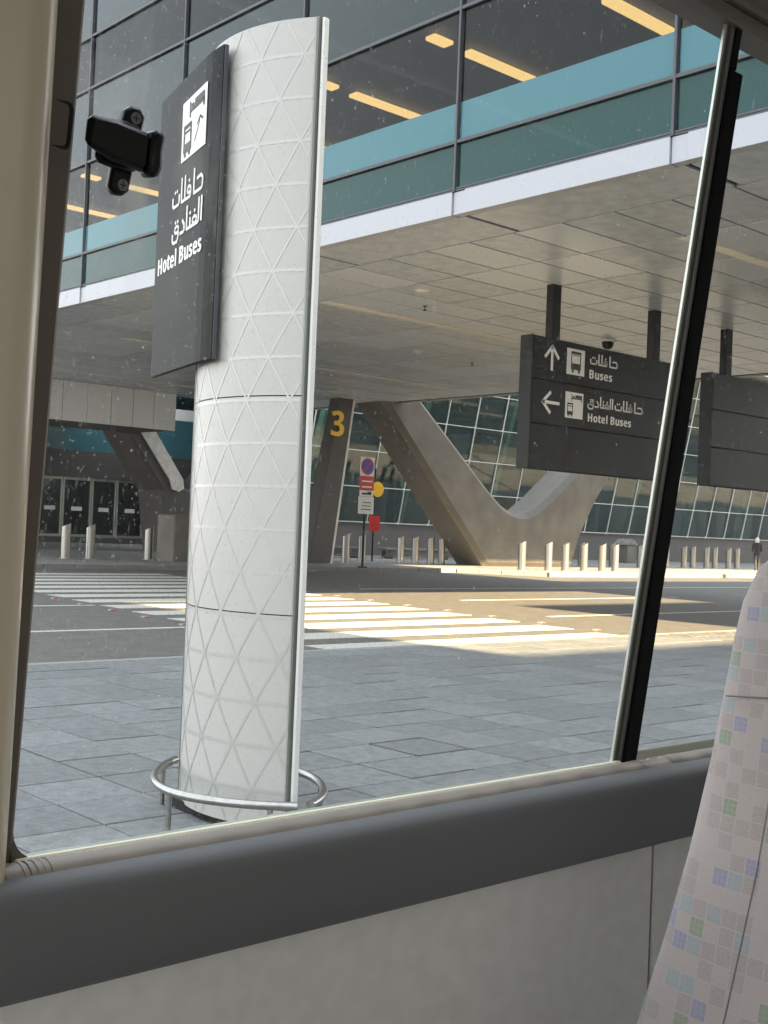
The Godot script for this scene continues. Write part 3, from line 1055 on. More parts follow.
# bed over a bus front with an arrow, inside a white field (x from -w to 0)
func pictogram_hotel_bus(parent: Node, w: float, h: float, z: float):
	var st := begin()
	var X := func(u: float) -> float: return -w + u * w
	var pts := [[.32, .92, .36, .66], [.36, .74, .93, .79], [.88, .66, .93, .79], [.4, .8, .5, .86], [.54, .8, .92, .9]]
	for q in pts:
		rect(st, X.call(q[0]), q[1] * h if q[1] < q[3] else q[3] * h, X.call(q[2]), maxf(q[1], q[3]) * h, .0008, z)
	# bus front
	for q in [[.1, .12, .42, .26], [.1, .26, .14, .56], [.38, .26, .42, .56], [.1, .52, .42, .58], [.14, .05, .2, .12], [.32, .05, .38, .12], [.14, .44, .38, .47]]:
		rect(st, X.call(q[0]), q[1] * h, X.call(q[2]), q[3] * h, .0008, z)
	var a := []
	for i in 6:
		var u := i / 5.0
		a.append(Vector2(X.call(.56 + .2 * sin(u * 1.4)), h * (.2 + .34 * u)))
	pen(st, [a, [Vector2(X.call(.64), h * .44), a[-1], Vector2(X.call(.88), h * .46)]], w * .035, .0008, Vector2.ZERO, Vector2.ONE)
	build(st, "symbol", M.black_ink, parent, Transform3D(Basis.IDENTITY, Vector3(0, 0, .003)))

func pictogram_bus(parent: Node, w: float, h: float, z: float):
	var st := begin()
	for q in [[.22, .2, .78, .44], [.22, .44, .27, .86], [.73, .44, .78, .86], [.22, .8, .78, .9], [.27, .08, .38, .2], [.62, .08, .73, .2], [.32, .74, .68, .77]]:
		rect(st, -w + q[0] * w, q[1] * h, -w + q[2] * w, q[3] * h, .0008, z)
	build(st, "symbol", M.black_ink, parent, Transform3D(Basis.IDENTITY, Vector3(0, 0, .012)))

func guard_rails():
	var lists := [["low steel guard hoop curving round the pylon towards the bus", [Vector2(3.60, -5.60), Vector2(3.464, -5.503), Vector2(3.334, -5.369), Vector2(3.225, -5.213), Vector2(3.159, -5.044), Vector2(3.142, -4.909), Vector2(3.168, -4.774), Vector2(3.228, -4.644), Vector2(3.325, -4.509), Vector2(3.401, -4.431), Vector2(3.478, -4.364)]],
		["low steel guard hoop behind the pylon, with a free rounded end", [Vector2(3.555, -4.364), Vector2(3.656, -4.42), Vector2(3.774, -4.529), Vector2(3.878, -4.673), Vector2(3.955, -4.84), Vector2(3.98, -5.0), Vector2(3.94, -5.2), Vector2(3.86, -5.36)]]]
	for l in lists:
		var cv := Curve3D.new()
		var src: Array = l[1]
		for i in src.size():
			var tan: Vector2 = (src[mini(i + 1, src.size() - 1)] - src[maxi(i - 1, 0)]) / 6.0
			cv.add_point(Vector3(src[i].x, .205, src[i].y), -Vector3(tan.x, 0, tan.y), Vector3(tan.x, 0, tan.y))
		var pts := []
		for i in 49: pts.append(cv.sample_baked(cv.get_baked_length() * i / 48.0))
		for it in 10:
			for i in range(1, pts.size() - 1): pts[i] = pts[i] * .5 + (pts[i - 1] + pts[i + 1]) * .25
		l[1] = pts
	for l in lists:
		var t := thing("guard_rail", l[0], "guard rail", Vector3.ZERO, 0, "hoops round the pylon foot")
		var st := begin()
		tube(st, l[1], .021, 14)
		build(st, "rail", M.steel, t)
		for f in [.13, .56, .92] if l[0].contains("towards") else [.4, .9]:
			var p: Vector3 = l[1][int(f * (l[1].size() - 1))]
			st = begin()
			tube(st, [Vector3(p.x, -.01, p.z), Vector3(p.x, p.y - .005, p.z)], .014, 12)
			build(st, "post", M.steel, t)

func hanging_signs():
	for k in 2:
		var x0 := 17.74 if k == 0 else 24.05
		var w := 5.05
		var lab := "dark hanging sign with arrows, bus symbols and white lettering" if k == 0 else "blank dark hanging sign beside the black window post"
		var t := thing("hanging_sign", lab, "sign", Vector3(x0, 0, -15.5), 0, "dark signs hung from the bridge underside")
		part_box(t, "end_cap", Vector3(0, 2.83, -.32), Vector3(.035, 5.46, 0), M.dark_metal, .008)
		part_box(t, "end_cap", Vector3(w - .035, 2.83, -.32), Vector3(w, 5.46, 0), M.dark_metal, .008)
		part_box(t, "frame", Vector3(.036, 2.835, -.30), Vector3(w - .036, 5.455, -.03), M.cavity)
		for r in [[2.84, 3.715], [3.735, 4.59], [4.61, 5.45]]:
			part_box(t, "sign_panel", Vector3(.04, r[0], -.03), Vector3(w - .04, r[1], .0), M.sign_dark, .006)
			part_box(t, "sign_panel", Vector3(.04, r[0], -.32), Vector3(w - .04, r[1], -.301), M.sign_dark, .006)
		for hx in [.78, 4.2]:
			part_box(t, "hanger", Vector3(hx - .13, 5.456, -.25), Vector3(hx + .13, DECK + .03, -.07), M.dark_metal, .01)
		if k == 1: continue
		# writing, in sign coordinates
		var st := begin()
		pen(st, [[Vector2(.6, 4.82), Vector2(.6, 5.28)], [Vector2(.4, 5.07), Vector2(.6, 5.29), Vector2(.8, 5.07)]], .062, .008)
		build(st, "arrow", M.white_ink, t)
		st = begin()
		pen(st, [[Vector2(.36, 4.17), Vector2(.86, 4.17)], [Vector2(.59, 4.37), Vector2(.36, 4.17), Vector2(.59, 3.97)]], .062, .008)
		build(st, "arrow", M.white_ink, t)
		st = begin()
		rect(st, -.56, 0, 0, .525, .008)
		var p1 := build(st, "pictogram", M.white_ink, t, Transform3D(Basis.IDENTITY, Vector3(1.62, 4.8, .001)))
		pictogram_bus(p1, .56, .525, .0)
		st = begin()
		rect(st, -.56, 0, 0, .525, .008)
		var p2 := build(st, "pictogram", M.white_ink, t, Transform3D(Basis.IDENTITY, Vector3(1.62, 3.92, .001)))
		pictogram_hotel_bus(p2, .56, .525, .007)
		st = begin()
		pen(st, arabic_buses(0), .033, .008, Vector2.ZERO, Vector2(.345, .21))
		build(st, "lettering", M.white_ink, t, Transform3D(Basis.IDENTITY, Vector3(2.71, 5.1, .001)))
		lettering("Buses", .76, .178, M.white_ink, t, Transform3D(Basis.IDENTITY, Vector3(1.8, 4.79, .001)))
		st = begin()
		pen(st, arabic_buses(0), .033, .008, Vector2.ZERO, Vector2(.365, .21))
		pen(st, arabic_hotels(2.85), .033, .008, Vector2.ZERO, Vector2(.365, .21))
		build(st, "lettering", M.white_ink, t, Transform3D(Basis.IDENTITY, Vector3(3.64, 4.225, .001)))
		lettering("Hotel Buses", 1.47, .18, M.white_ink, t, Transform3D(Basis.IDENTITY, Vector3(1.8, 3.9, .001)))

func bollards():
	var st := begin()
	var n := 24
	var r := .15
	st.set_smooth_group(1)
	var tops := []
	for i in n:
		var a := TAU * i / n
		tops.append(Vector3(cos(a) * r, 1.1 + .07 * cos(a - .6), sin(a) * r))
	for i in n:
		var j := (i + 1) % n
		var A: Vector3 = tops[i]
		var B: Vector3 = tops[j]
		quad(st, Vector3(A.x, 0, A.z), Vector3(B.x, 0, B.z), B, A)
	st.set_smooth_group(-1)
	for i in range(1, n - 1): tri(st, tops[0], tops[i], tops[i + 1])
	var shaft := finish(st)
	st = begin()
	lathe(st, [Vector2(.19, 0), Vector2(.19, .012), Vector2(.137, .02)], 24)
	var plate := finish(st)
	var ords := ["first", "second", "third", "fourth", "fifth", "sixth", "seventh", "eighth", "ninth", "tenth", "eleventh", "twelfth"]
	for row in [
		["steel bollard from the window frame, before the entrance doors", -36.5, [18.85, 19.75, 22.0]],
		["steel bollard from the column numbered 3, beyond the kerb", -36.5, [31.0, 31.85, 34.0, 34.85, 35.75, 36.4]],
		["steel bollard along the kerb in front of the big pier, counted from the pier", -31.1, [35.45, 37.05, 38.1, 39.3, 40.5, 41.4]],
		["steel bollard in the far row towards the seat, counted from the big pier", -36.1, [45.4, 47.1, 47.8, 50.1, 51.6, 52.35, 53.95, 54.75, 56.05, 56.85, 58.2, 59.05]]]:
		var k := 0
		for x in row[2]:
			var t := thing("bollard", ords[k] + " " + row[0], "bollard", Vector3(x, .146, row[1]), rng.randf_range(-.2, .2), "steel bollards along the far pavement")
			put(shaft, "shaft", M.steel, t)
			put(plate, "base_plate", M.alloy, t)
			k += 1

func street_things():
	# no-stopping sign
	var t := thing("no_stopping_sign", "no-stopping sign with red and white plates on a grey pole", "road sign", Vector3(27.9, .146, -31.9))
	var st := begin()
	tube(st, [Vector3(0, 0, 0), Vector3(0, 3.75, 0)], .045, 10)
	build(st, "pole", M.dark_metal, t)
	part_box(t, "base_plate", Vector3(-.12, 0, -.12), Vector3(.12, .05, .12), M.dark_metal, .01)
	var y := 1.9
	for q in [["white_plate", .62, M.white, .36], ["tow_plate", .22, M.white, .32], ["red_plate", .5, M.red, .33], ["symbol_plate", .68, M.white, .33]]:
		part_box(t, q[0], Vector3(-q[3], y, .05), Vector3(q[3], y + q[1] - .01, .07), q[2], .004)
		y += q[1]
	st = begin()
	disc(st, Vector2(0, 0), .3, .006, 28)
	build(st, "red_ring", M.red, t, Transform3D(Basis.IDENTITY, Vector3(0, 3.58, .071)))
	st = begin()
	disc(st, Vector2(0, 0), .245, .006, 28)
	build(st, "blue_disc", M.blue, t, Transform3D(Basis.IDENTITY, Vector3(0, 3.58, .078)))
	st = begin()
	pen(st, [[Vector2(-.16, -.16), Vector2(.16, .16)]], .05, .004)
	build(st, "slash", M.red, t, Transform3D(Basis.IDENTITY, Vector3(0, 3.58, .085)))
	st = begin()
	for i in 2:
		rect(st, -.24, 2.83 + i * .2, .24, 2.88 + i * .2, .004)
	build(st, "print", M.white_ink, t, Transform3D(Basis.IDENTITY, Vector3(0, 0, .071)))
	st = begin()
	for i in 3: rect(st, -.24 + .04 * i, 2.05 + i * .12, .22, 2.08 + i * .12, .004)
	rect(st, -.22, 2.58, .0, 2.65, .004); rect(st, .02, 2.58, .22, 2.69, .004)
	build(st, "print", M.black_ink, t, Transform3D(Basis.IDENTITY, Vector3(0, 0, .071)))
	# bus stop flag behind
	t = thing("stop_flag", "post with a yellow disc and red plate behind the no-stopping sign", "sign", Vector3(34.2, .146, -38.5))
	st = begin()
	tube(st, [Vector3(0, 0, 0), Vector3(0, 4.0, 0)], .04, 10)
	build(st, "pole", M.dark_metal, t)
	st = begin()
	disc(st, Vector2(.12, 3.1), .33, .03, 24, .05)
	build(st, "yellow_disc", M.yellow, t)
	part_box(t, "red_plate", Vector3(-.3, 1.3, .05), Vector3(.3, 1.95, .08), M.red, .004)
	# pole sign on the right
	t = thing("triangle_sign", "thin pale pole with a triangular plate beyond the black window post", "road sign", Vector3(47.9, .146, -33.4))
	st = begin()
	tube(st, [Vector3(0, 0, 0), Vector3(0, 3.6, 0)], .05, 10)
	build(st, "pole", M.concrete, t)
	st = begin()
	prism(st, PackedVector2Array([Vector2(-.1, 2.3), Vector2(.75, 2.3), Vector2(.1, 3.5)]), -.09, -.06, .005)
	build(st, "plate", M.concrete, t)
	# litter bin with a peaked lid
	t = thing("litter_bin", "grey litter bin with a pale peaked lid", "bin", Vector3(58.5, .146, -43.2))
	part_box(t, "body", Vector3(-.45, 0, -.45), Vector3(.45, 1.05, .45), M.concrete, .03)
	st = begin()
	prism(st, PackedVector2Array([Vector2(-.55, 1.06), Vector2(.55, 1.06), Vector2(.5, 1.16), Vector2(.08, 1.42), Vector2(-.08, 1.42), Vector2(-.5, 1.16)]), -.5, .5, .02)
	build(st, "lid", M.far_pave, t)
	# traffic cone
	t = thing("traffic_cone", "red and white traffic cone beside the entrance doors", "traffic cone", Vector3(34.0, .146, -56.0))
	st = begin()
	cbox(st, Vector3(-.28, 0, -.28), Vector3(.28, .05, .28), .01)
	build(st, "foot", M.red, t)
	for q in [[.05, .5, M.red], [.5, .85, M.white], [.85, 1.15, M.red], [1.15, 1.3, M.white]]:
		st = begin()
		lathe(st, [Vector2(.24 - q[0] * .155, q[0]), Vector2(.24 - q[1] * .155, q[1])], 18)
		build(st, "band", q[2], t)
	# stone benches
	var k := 0
	for q in [[33.2, -42.8, 4.2, "short dark stone bench behind the no-stopping sign"], [38.6, -42.8, 4.6, "pale slatted stone bench behind the paired bollards"]]:
		t = thing("stone_bench", q[3], "bench", Vector3(q[0], .146, q[1]), 0, "benches before the terminal")
		part_box(t, "seat", Vector3(0, .38, -.35), Vector3(q[2], .52, .35), M.dark_stone if k == 0 else M.concrete, .03)
		for s in 4:
			part_box(t, "slat", Vector3(0.05, .08 + s * .075, .26), Vector3(q[2] - .05, .14 + s * .075, .3), M.dark_stone if k == 0 else M.concrete, .01)
		for e in [.25, q[2] - .55]: part_box(t, "leg", Vector3(e, 0, -.25), Vector3(e + .3, .38, .25), M.dark_stone, .02)
		k += 1
	person()

# -- walking person, one smooth skin from capsules
func person():
	var t := thing("person", "person in dark clothes and a white head covering walking near the seat", "person", Vector3(56.9, .146, -33.6), 2.2)
	var bones := [
		[Vector3(0, .93, 0), .14, Vector3(0, 1.18, .01), .135], [Vector3(0, 1.18, .01), .135, Vector3(0, 1.4, .03), .15],
		[Vector3(-.13, 1.42, .03), .075, Vector3(.13, 1.42, .03), .075], [Vector3(0, 1.42, .03), .06, Vector3(0, 1.53, .05), .055], [Vector3(0, 1.6, .06), .1, Vector3(0, 1.66, .055), .105],
		[Vector3(-.08, .9, 0), .105, Vector3(-.09, .5, .14), .075], [Vector3(-.09, .5, .14), .07, Vector3(-.09, .1, .12), .045], [Vector3(-.09, .06, .1), .045, Vector3(-.09, .04, .27), .035],
		[Vector3(.08, .9, 0), .105, Vector3(.09, .48, -.1), .075], [Vector3(.09, .48, -.1), .07, Vector3(.09, .14, -.3), .045], [Vector3(.09, .1, -.32), .045, Vector3(.09, .04, -.16), .035],
		[Vector3(-.19, 1.4, .03), .06, Vector3(-.23, 1.12, .08), .05], [Vector3(-.23, 1.12, .08), .048, Vector3(-.2, 1.02, .34), .038], [Vector3(-.2, 1.02, .34), .036, Vector3(-.19, 1.03, .44), .025],
		[Vector3(.19, 1.4, .03), .06, Vector3(.23, 1.12, .06), .05], [Vector3(.23, 1.12, .06), .048, Vector3(.2, 1.03, .32), .038], [Vector3(.2, 1.03, .32), .036, Vector3(.19, 1.03, .42), .025]]
	var c := .03
	var lo := Vector3(-.36, -.02, -.45)
	var dim := Vector3i(25, 61, 34)
	var field := PackedFloat32Array()
	field.resize(dim.x * dim.y * dim.z)
	for k in dim.z:
		for j in dim.y:
			for i in dim.x:
				var p := lo + Vector3(i, j, k) * c
				var d := 1.0
				for b in bones:
					var a: Vector3 = b[0]
					var ab: Vector3 = b[2] - a
					var h := clampf((p - a).dot(ab) / ab.length_squared(), 0, 1)
					var e: float = (p - a - ab * h).length() - lerpf(b[1], b[3], h)
					var m := clampf(.5 + .5 * (d - e) / .04, 0, 1)
					d = lerpf(d, e, m) - .04 * m * (1 - m)
				field[i + dim.x * (j + dim.y * k)] = d
	var at := func(i: int, j: int, k: int) -> float: return field[i + dim.x * (j + dim.y * k)]
	var vert := {}
	for k in dim.z - 1:
		for j in dim.y - 1:
			for i in dim.x - 1:
				var s := Vector3.ZERO
				var n := 0
				for e in [[0, 0, 0, 0], [0, 0, 1, 0], [0, 1, 0, 0], [0, 1, 1, 0], [0, 0, 0, 1], [0, 0, 1, 1], [1, 0, 0, 1], [1, 0, 1, 1], [0, 0, 0, 2], [0, 1, 0, 2], [1, 0, 0, 2], [1, 1, 0, 2]]:
					var q := Vector3i(i + e[0], j + e[1], k + e[2])
					var w := q
					w[e[3]] += 1
					var f0: float = at.call(q.x, q.y, q.z)
					var f1: float = at.call(w.x, w.y, w.z)
					if (f0 < 0) != (f1 < 0):
						s += Vector3(q).lerp(Vector3(w), f0 / (f0 - f1))
						n += 1
				if n: vert[Vector3i(i, j, k)] = lo + s / n * c
	var st := begin()
	st.set_smooth_group(1)
	for q in vert:
		for ax in 3:
			var w: Vector3i = q
			w[ax] += 1
			var f0: float = at.call(q.x, q.y, q.z)
			var f1: float = at.call(w.x, w.y, w.z)
			if (f0 < 0) == (f1 < 0): continue
			var u := Vector3i.ZERO
			var v := Vector3i.ZERO
			u[(ax + 1) % 3] = 1
			v[(ax + 2) % 3] = 1
			if not (vert.has(q - u) and vert.has(q - v) and vert.has(q - u - v)): continue
			var ps := [vert[q], vert[q - u], vert[q - u - v], vert[q - v]]
			if f0 < 0: ps.reverse()
			for z in [0, 1, 2, 0, 2, 3]:
				var P: Vector3 = ps[z]
				var col := Color(.02, .02, .024)
				if P.y > 1.5: col = Color(.6, .58, .55)
				elif P.z > .36 and P.y > .9 and P.y < 1.1: col = Color(.35, .2, .14)
				elif P.y < .1: col = Color(.03, .03, .03)
				st.set_color(col)
				st.add_vertex(P)
	var m := mat(Color.WHITE, .85)
	m.vertex_color_use_as_albedo = true
	build(st, "body", m, t)

# -- inside the bus
const WZ := -.95          # glass plane at the sill
const WY := 1.21
const LEAN := .135

func win(x: float, y: float, inn := 0.0) -> Vector3:
	return Vector3(x, y, WZ + LEAN * (y - WY) + inn)

func win_box(parent: Node, called: String, x0: float, x1: float, y0: float, y1: float, i0: float, i1: float, m: Material, ch := .0, sx := .0) -> MeshInstance3D:
	# box sheared with the leaning window plane
	var st := begin()
	cbox(st, Vector3(x0, y0, i0), Vector3(x1, y1, i1), ch)
	var sh := Basis(Vector3.RIGHT, -atan(LEAN) * -1.0)
	var mesh := finish(st)
	var arr := mesh.surface_get_arrays(0)
	var v: PackedVector3Array = arr[Mesh.ARRAY_VERTEX]
	var s2 := begin()
	for p in v: s2.add_vertex(Vector3(p.x + sx * (p.y - WY), p.y, p.z + WZ + LEAN * (p.y - WY)))
	return build(s2, called, m, parent)

func bus():
	var b := thing("minibus", "grey minibus interior wall with dusty sliding window", "bus")
	# wall below the window
	part_box(b, "side_panel", Vector3(-2.6, .45, -.93), Vector3(1.308, 1.125, -.905), M.bus_panel, .003)
	part_box(b, "side_panel", Vector3(1.313, .45, -.93), Vector3(3.4, 1.125, -.905), M.bus_panel, .003)
	part_box(b, "outer_skin", Vector3(-2.6, .45, -1.0), Vector3(3.4, 1.19, -.935), M.white)
	# waist trim: soft rounded top edge
	var st := begin()
	var prof := PackedVector2Array([Vector2(.93, 1.118), Vector2(.884, 1.118), Vector2(.878, 1.124), Vector2(.878, 1.19), Vector2(.881, 1.2), Vector2(.888, 1.206), Vector2(.898, 1.209), Vector2(.93, 1.21)])
	prism(st, prof, -2.6, 3.4, 0, true)
	build(st, "waist_trim", M.trim_dark, b, Transform3D(Basis(Vector3(0, 0, -1), Vector3(0, 1, 0), Vector3(1, 0, 0)), Vector3.ZERO))
	# rounded sill rail, a length for each sash with a joint piece between
	for q in [[.43, 1.29], [1.352, 3.2]]:
		st = begin()
		var prof2 := []
		var n2 := int((q[1] - q[0]) / .0024)
		for i in n2 + 1: prof2.append(Vector2(.0185 + (.0005 if i % 2 == 0 else -.0005) * (1.0 + .6 * sin(i * .23)), lerpf(q[0], q[1], float(i) / n2)))
		prof2.push_front(Vector2(0, q[0]))
		prof2.push_back(Vector2(0, q[1]))
		lathe(st, prof2, 20)
		build(st, "sill_rail", M.rail, b, Transform3D(Basis(Vector3.BACK, -PI / 2), Vector3(0, 1.198, -.922)))
	st = begin()
	tube(st, [Vector3(1.291, 1.198, -.922), Vector3(1.351, 1.198, -.922)], .0165, 20)
	build(st, "rail_joint", M.rail, b)
	for i in 5:
		st = begin()
		tube(st, [Vector3(.446 + i * .006, 1.198, -.922), Vector3(.449 + i * .006, 1.198, -.922)], .0192, 20)
		build(st, "rail_crease", M.rail, b)
	part_box(b, "sealant", Vector3(.45, 1.19, -.947), Vector3(1.28, 1.2145, -.936), M.sealant, .003)
	part_box(b, "sealant", Vector3(1.34, 1.19, -.947), Vector3(3.2, 1.211, -.938), M.rail, .003)
	win_box(b, "glass_channel", .45, 1.28, 1.203, 1.2135, -.006, .003, M.alloy, .001)
	win_box(b, "glass_channel", 1.335, 3.2, 1.203, 1.2175, -.022, -.012, M.alloy, .001)
	# panes; the second slides outside the first
	var g1 := sheet(b, "window_pane", .43, 1.3, 1.205, 2.16, .0, M.bus_glass)
	var g2 := sheet(b, "window_pane", 1.3, 2.3, 1.205, 2.18, -.022, M.bus_glass)
	sheet(b, "window_pane", -1.5, .12, 1.205, 2.16, .0, M.bus_glass)
	# dust on the outer faces
	dust(g1, .44, 1.285, 1.212, 2.145, -.0035, 0.0, 1.0)
	dust(g2, 1.34, 2.2, 1.212, 2.145, -.0255, .45, 1.0)
	# meeting stile between the sashes: alloy strips and black rubber
	win_box(b, "sash_frame", 1.2705, 1.2745, 1.212, 2.15, -.002, .0025, M.alloy, .0006, .007)
	win_box(b, "sash_frame", 1.2748, 1.2808, 1.212, 2.15, -.002, .001, M.header, .0004, .007)
	win_box(b, "sash_frame", 1.2811, 1.2885, 1.212, 2.15, -.002, .005, M.stile, .0015, .007)
	win_box(b, "sash_seal", 1.2888, 1.317, 1.205, 2.09, -.005, .008, M.rubber, .002, .007)
	win_box(b, "sash_seal", 1.2888, 1.304, 2.0905, 2.15, -.005, .006, M.rubber, .002, .007)
	# left frame: brown rubber moulding in steps, and the glossy pillar cover
	win_box(b, "window_frame", .405, .451, 1.2, 2.2, -.02, .008, M.bus_brown, .003, -.022)
	win_box(b, "window_frame", .408, .425, 1.2, 2.2, .008, .016, M.bus_brown, .003, -.022)
	st = begin()
	var arcp := PackedVector2Array([Vector2(.449, 1.19), Vector2(.492, 1.19), Vector2(.492, 1.211)])
	for i in 7:
		var a := PI * 1.5 - PI * .5 * i / 6.0
		arcp.append(Vector2(.476 + .026 * cos(a), 1.2375 + .026 * sin(a)))
	arcp.append(Vector2(.449, 1.25))
	prism(st, arcp, -.941, -.952)
	build(st, "frame_corner", M.bus_brown, b)
	st = begin()
	var pc := [Vector2(.1, .0), Vector2(.1, .045), Vector2(.12, .06)]
	for i in 11:
		var a := PI * .5 * i / 10.0
		pc.append(Vector2(.378 + .036 * sin(a), .024 + .036 * cos(a)))
	pc.append(Vector2(.415, .0))
	st.set_smooth_group(1)
	for i in pc.size() - 1:
		var A: Vector2 = pc[i]
		var B: Vector2 = pc[i + 1]
		var q0 := 1.2
		var q1 := 2.3
		quad(st, win(A.x + .02, q0, A.y), win(A.x - .032, q1, A.y), win(B.x - .032, q1, B.y), win(B.x + .02, q0, B.y))
	build(st, "pillar_cover", M.bus_light, b)
	# header rails above the window
	win_box(b, "header_rail", -2.6, 3.4, 2.140, 2.158, -.03, .012, M.header, .002)
	win_box(b, "header_rail", -2.6, 3.4, 2.159, 2.187, -.03, .022, M.header, .004)
	win_box(b, "header_rail", -2.6, 3.4, 2.1875, 2.1955, -.03, .006, M.rubber, .001)
	win_box(b, "header_rail", -2.6, 3.4, 2.196, 2.227, -.03, .034, M.header, .004)
	win_box(b, "header_rail", -2.6, 3.4, 2.2275, 2.2355, -.03, .014, M.rubber, .001)
	win_box(b, "header_rail", -2.6, 3.4, 2.236, 2.33, -.03, .05, M.header, .006)
	# shell of the bus
	part_box(b, "roof_lining", Vector3(-2.6, 2.331, -.9), Vector3(3.4, 2.38, .95), M.white)
	part_box(b, "floor_deck", Vector3(-2.6, .4, -1.0), Vector3(3.4, .449, 1.05), M.bus_panel)
	part_box(b, "opposite_panel", Vector3(-2.6, .45, .98), Vector3(3.4, 1.2, 1.05), M.bus_panel)
	part_box(b, "opposite_panel", Vector3(1.6, 1.2, .93), Vector3(3.4, 2.12, .97), M.bus_panel)  # added over the unseen rear windows to darken the wall by the seat
	part_box(b, "opposite_header", Vector3(-2.6, 2.12, .88), Vector3(3.4, 2.3, .95), M.header)
	for x in [-2.6, -.6, 1.5, 3.32]: part_box(b, "pillar", Vector3(x, 1.2, .9), Vector3(x + .08, 2.12, .98), M.bus_light)
	part_box(b, "rear_panel", Vector3(3.34, .45, -.9), Vector3(3.4, 2.3, .98), M.bus_panel)
	part_box(b, "front_panel", Vector3(-2.6, .45, -.9), Vector3(-2.54, 1.15, .98), M.trim_dark)
	for x in [-2.3, 2.6]:
		for z in [-.85, .9]:
			st = begin()
			var ring := []
			lathe(st, [Vector2(0, -.1), Vector2(.2, -.1), Vector2(.3, -.09), Vector2(.33, -.05), Vector2(.33, .05), Vector2(.3, .09), Vector2(.2, .1), Vector2(0, .1)], 24)
			build(st, "wheel", M.rubber, b, Transform3D(Basis(Vector3.RIGHT, PI / 2), Vector3(x, .23, z)))
	latch(b)

func sheet(parent: Node, called: String, x0: float, x1: float, y0: float, y1: float, inn: float, m: Material) -> MeshInstance3D:
	var st := begin()
	quad(st, win(x0, y0, inn), win(x0, y1, inn), win(x1, y1, inn), win(x1, y0, inn))
	return build(st, called, m, parent)

func dust(pane: MeshInstance3D, x0: float, x1: float, y0: float, y1: float, off: float, u0: float, u1: float):
	var st := begin()
	for q in [[0, 0], [0, 1], [1, 1], [0, 0], [1, 1], [1, 0]]:
		st.set_uv(Vector2(lerpf(u0, u1, q[0]), 1.0 - q[1]))
		st.add_vertex(win(lerpf(x0, x1, q[0]), lerpf(y0, y1, q[1]), off))
	var o := build(st, "dust", M.dust, pane)
	o.set_meta("kind", "stuff")

func rounded(p: PackedVector2Array, r: float) -> PackedVector2Array:
	var a := Geometry2D.offset_polygon(p, -r, Geometry2D.JOIN_MITER)
	if a.is_empty(): return p
	var c := Geometry2D.offset_polygon(a[0], r, Geometry2D.JOIN_ROUND)
	var o := PackedVector2Array()
	for v in c[0]:
		if o.is_empty() or o[-1].distance_to(v) > r * .16: o.append(v)
	return o

func latch(b: Node):
	# black sliding-window catch: two screwed ears, a body, a thumb lever and a striker loop
	var tilt := Basis(Vector3.RIGHT, atan(LEAN))
	var k := 10.0        # outlines are rounded at ten times their size, for precision
	var o := Transform3D(tilt.scaled_local(Vector3.ONE * .86 / k), win(.475, 1.80, .0025))
	var st := begin()
	prism(st, rounded(PackedVector2Array([Vector2(-.06, -.44), Vector2(.14, -.44), Vector2(.18, -.1), Vector2(.24, .39), Vector2(.03, .39), Vector2(-.03, .0)]), .06), 0, .12, .025, true)
	var base := build(st, "window_latch", M.black_plastic, b, o)
	st = begin()
	prism(st, rounded(PackedVector2Array([Vector2(-.28, .19), Vector2(.0, .225), Vector2(.17, .2), Vector2(.19, -.2), Vector2(-.05, -.225), Vector2(-.26, -.2)]), .05), .121, .2, .02, true)
	build(st, "backing", M.black_plastic, base)
	st = begin()
	prism(st, rounded(PackedVector2Array([Vector2(-.42, .17), Vector2(-.15, .185), Vector2(.21, .145), Vector2(.21, -.215), Vector2(-.15, -.18), Vector2(-.42, -.085)]), .045), .201, .32, .04, true)
	build(st, "lever", M.black_plastic, base)
	st = begin()
	prism(st, rounded(PackedVector2Array([Vector2(.19, .19), Vector2(.33, .18), Vector2(.315, .0), Vector2(.33, -.14), Vector2(.3, -.24), Vector2(.19, -.24)]), .04), .15, .38, .04, true)
	build(st, "thumb_grip", M.black_plastic, base)
	for p in [Vector2(.125, .285), Vector2(.065, -.345)]:
		st = begin()
		disc(st, p, .054, .02, 20, .115)
		var s := build(st, "screw", M.screw, base)
		st = begin()
		rect(st, p.x - .034, p.y - .007, p.x + .034, p.y + .007, .002, .1352)
		rect(st, p.x - .007, p.y - .034, p.x + .007, p.y + .034, .002, .1356)
		build(st, "slot", M.black_ink, base)
	st = begin()
	tube(st, [Vector3(-.8, .26, .03), Vector3(-.54, .26, .04), Vector3(-.50, .245, .05), Vector3(-.485, .21, .05), Vector3(-.485, -.09, .05), Vector3(-.50, -.125, .05), Vector3(-.54, -.14, .04), Vector3(-.8, -.14, .03)], .028, 12)
	build(st, "striker", M.black_plastic, base)

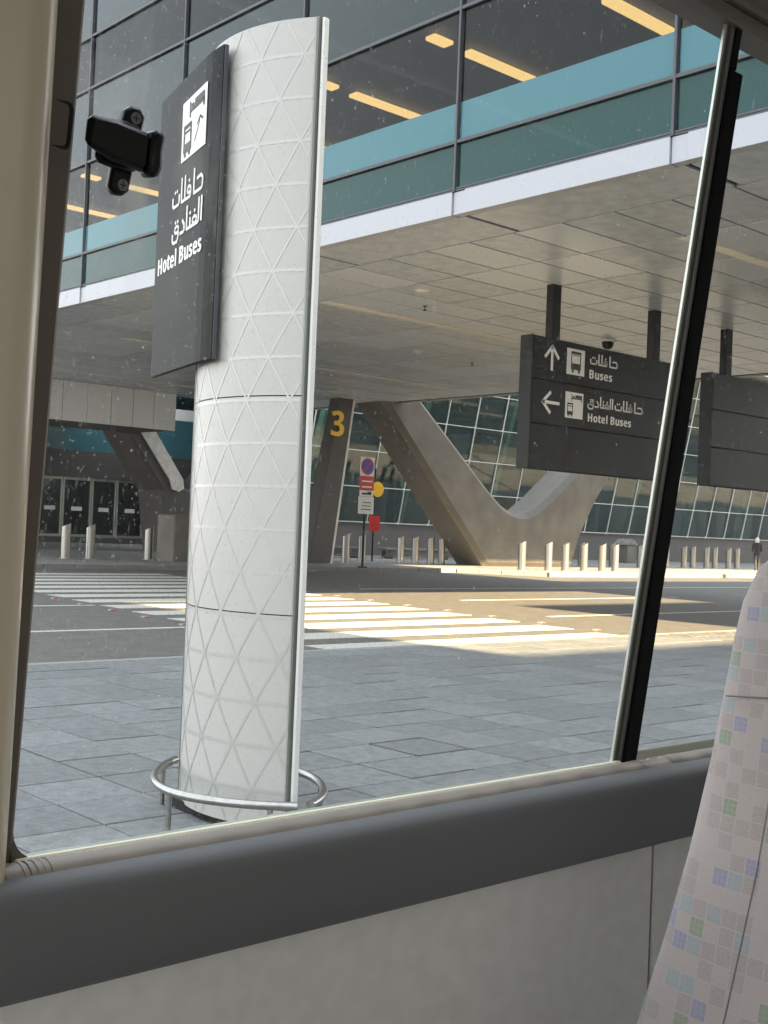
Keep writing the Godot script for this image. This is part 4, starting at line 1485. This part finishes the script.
func seat():
	var t := thing("passenger_seat", "pale checked fabric passenger seat beside the bus window", "seat", Vector3.ZERO)
	# rows: height, front x, window-side z, bulge
	var rows := [[.78, .84, -.71], [.92, .905, -.70], [1.04, .964, -.692], [1.12, 1.003, -.69], [1.19, 1.036, -.69], [1.28, 1.070, -.69], [1.34, 1.088, -.69], [1.40, 1.105, -.69], [1.44, 1.115, -.687], [1.475, 1.123, -.675], [1.505, 1.131, -.645], [1.522, 1.138, -.60], [1.535, 1.142, -.53], [1.54, 1.146, -.48]]
	var zc := -.455
	var nseg := 28
	var rings := []
	for r in rows:
		var hw: float = zc - r[2]
		hw = absf(hw)
		var ring := []
		for i in nseg:
			var a := TAU * i / nseg
			var ca := cos(a)
			var sa := sin(a)
			var u := signf(ca) * pow(absf(ca), .32)
			var v := signf(sa) * pow(absf(sa), .32)
			var dep := .055
			ring.append(Vector3(r[1] + dep + u * dep * -1.0 - .012 * (1.0 - v * v) * (1.0 if u > 0 else -1.0), r[0], zc + v * hw))
		rings.append(ring)
	var st := begin()
	st.set_smooth_group(1)
	for i in rows.size() - 1:
		for k in nseg:
			var l := (k + 1) % nseg
			for q in [[i, k], [i, l], [i + 1, l], [i, k], [i + 1, l], [i + 1, k]]:
				var p: Vector3 = rings[q[0]][q[1]]
				st.set_uv(Vector2(p.z * 3.7 + p.x * 1.1, -p.y * 4.0))
				st.add_vertex(p)
	var e: Array = rings[-1]
	var c := Vector3.ZERO
	for p in e: c += p / nseg
	for k in nseg:
		for p in [e[k], e[(k + 1) % nseg], c + Vector3(0, .006, 0)]:
			st.set_uv(Vector2(p.z * 3.7 + p.x * 1.1, -p.y * 4.0))
			st.add_vertex(p)
	build(st, "backrest", M.fabric, t)
	# stitched seams on the front face
	var face := func(y: float, z: float) -> Vector3:
		for i in rows.size() - 1:
			if y >= rows[i][0] and y <= rows[i + 1][0]:
				var f: float = (y - rows[i][0]) / (rows[i + 1][0] - rows[i][0])
				var hw := absf(zc - lerpf(rows[i][2], rows[i + 1][2], f))
				var v := (z - zc) / hw
				return Vector3(lerpf(rows[i][1], rows[i + 1][1], f) - .012 * (1.0 - v * v) + .0006, y, z)
		return Vector3.ZERO
	var pts := []
	for i in 20: pts.append(face.call(lerpf(.8, 1.335, i / 19.0), -.575 - .03 * i / 19.0))
	st = begin()
	tube(st, pts, .0009, 6)
	build(st, "seam", M.seam, t)
	pts = []
	for i in 16: pts.append(face.call(1.345 + .006 * sin(i * .4), lerpf(-.672, -.3, i / 15.0)))
	st = begin()
	tube(st, pts, .0009, 6)
	build(st, "seam", M.seam, t)
	# cushion and pedestal
	part_box(t, "cushion", Vector3(.38, .78, -.70), Vector3(.9, .92, -.22), M.fabric, .04)
	part_box(t, "pedestal", Vector3(.48, .449, -.6), Vector3(.86, .779, -.32), M.dark_metal, .02)
	# the seat the picture was taken from, beside it
	var own: Node3D = t.duplicate()
	own.name = numbered("passenger_seat")
	add_child(own)
	own.position = Vector3(.03, 0, .5)
	own.set_meta("label", "aisle seat with the same checked fabric, out of the picture")
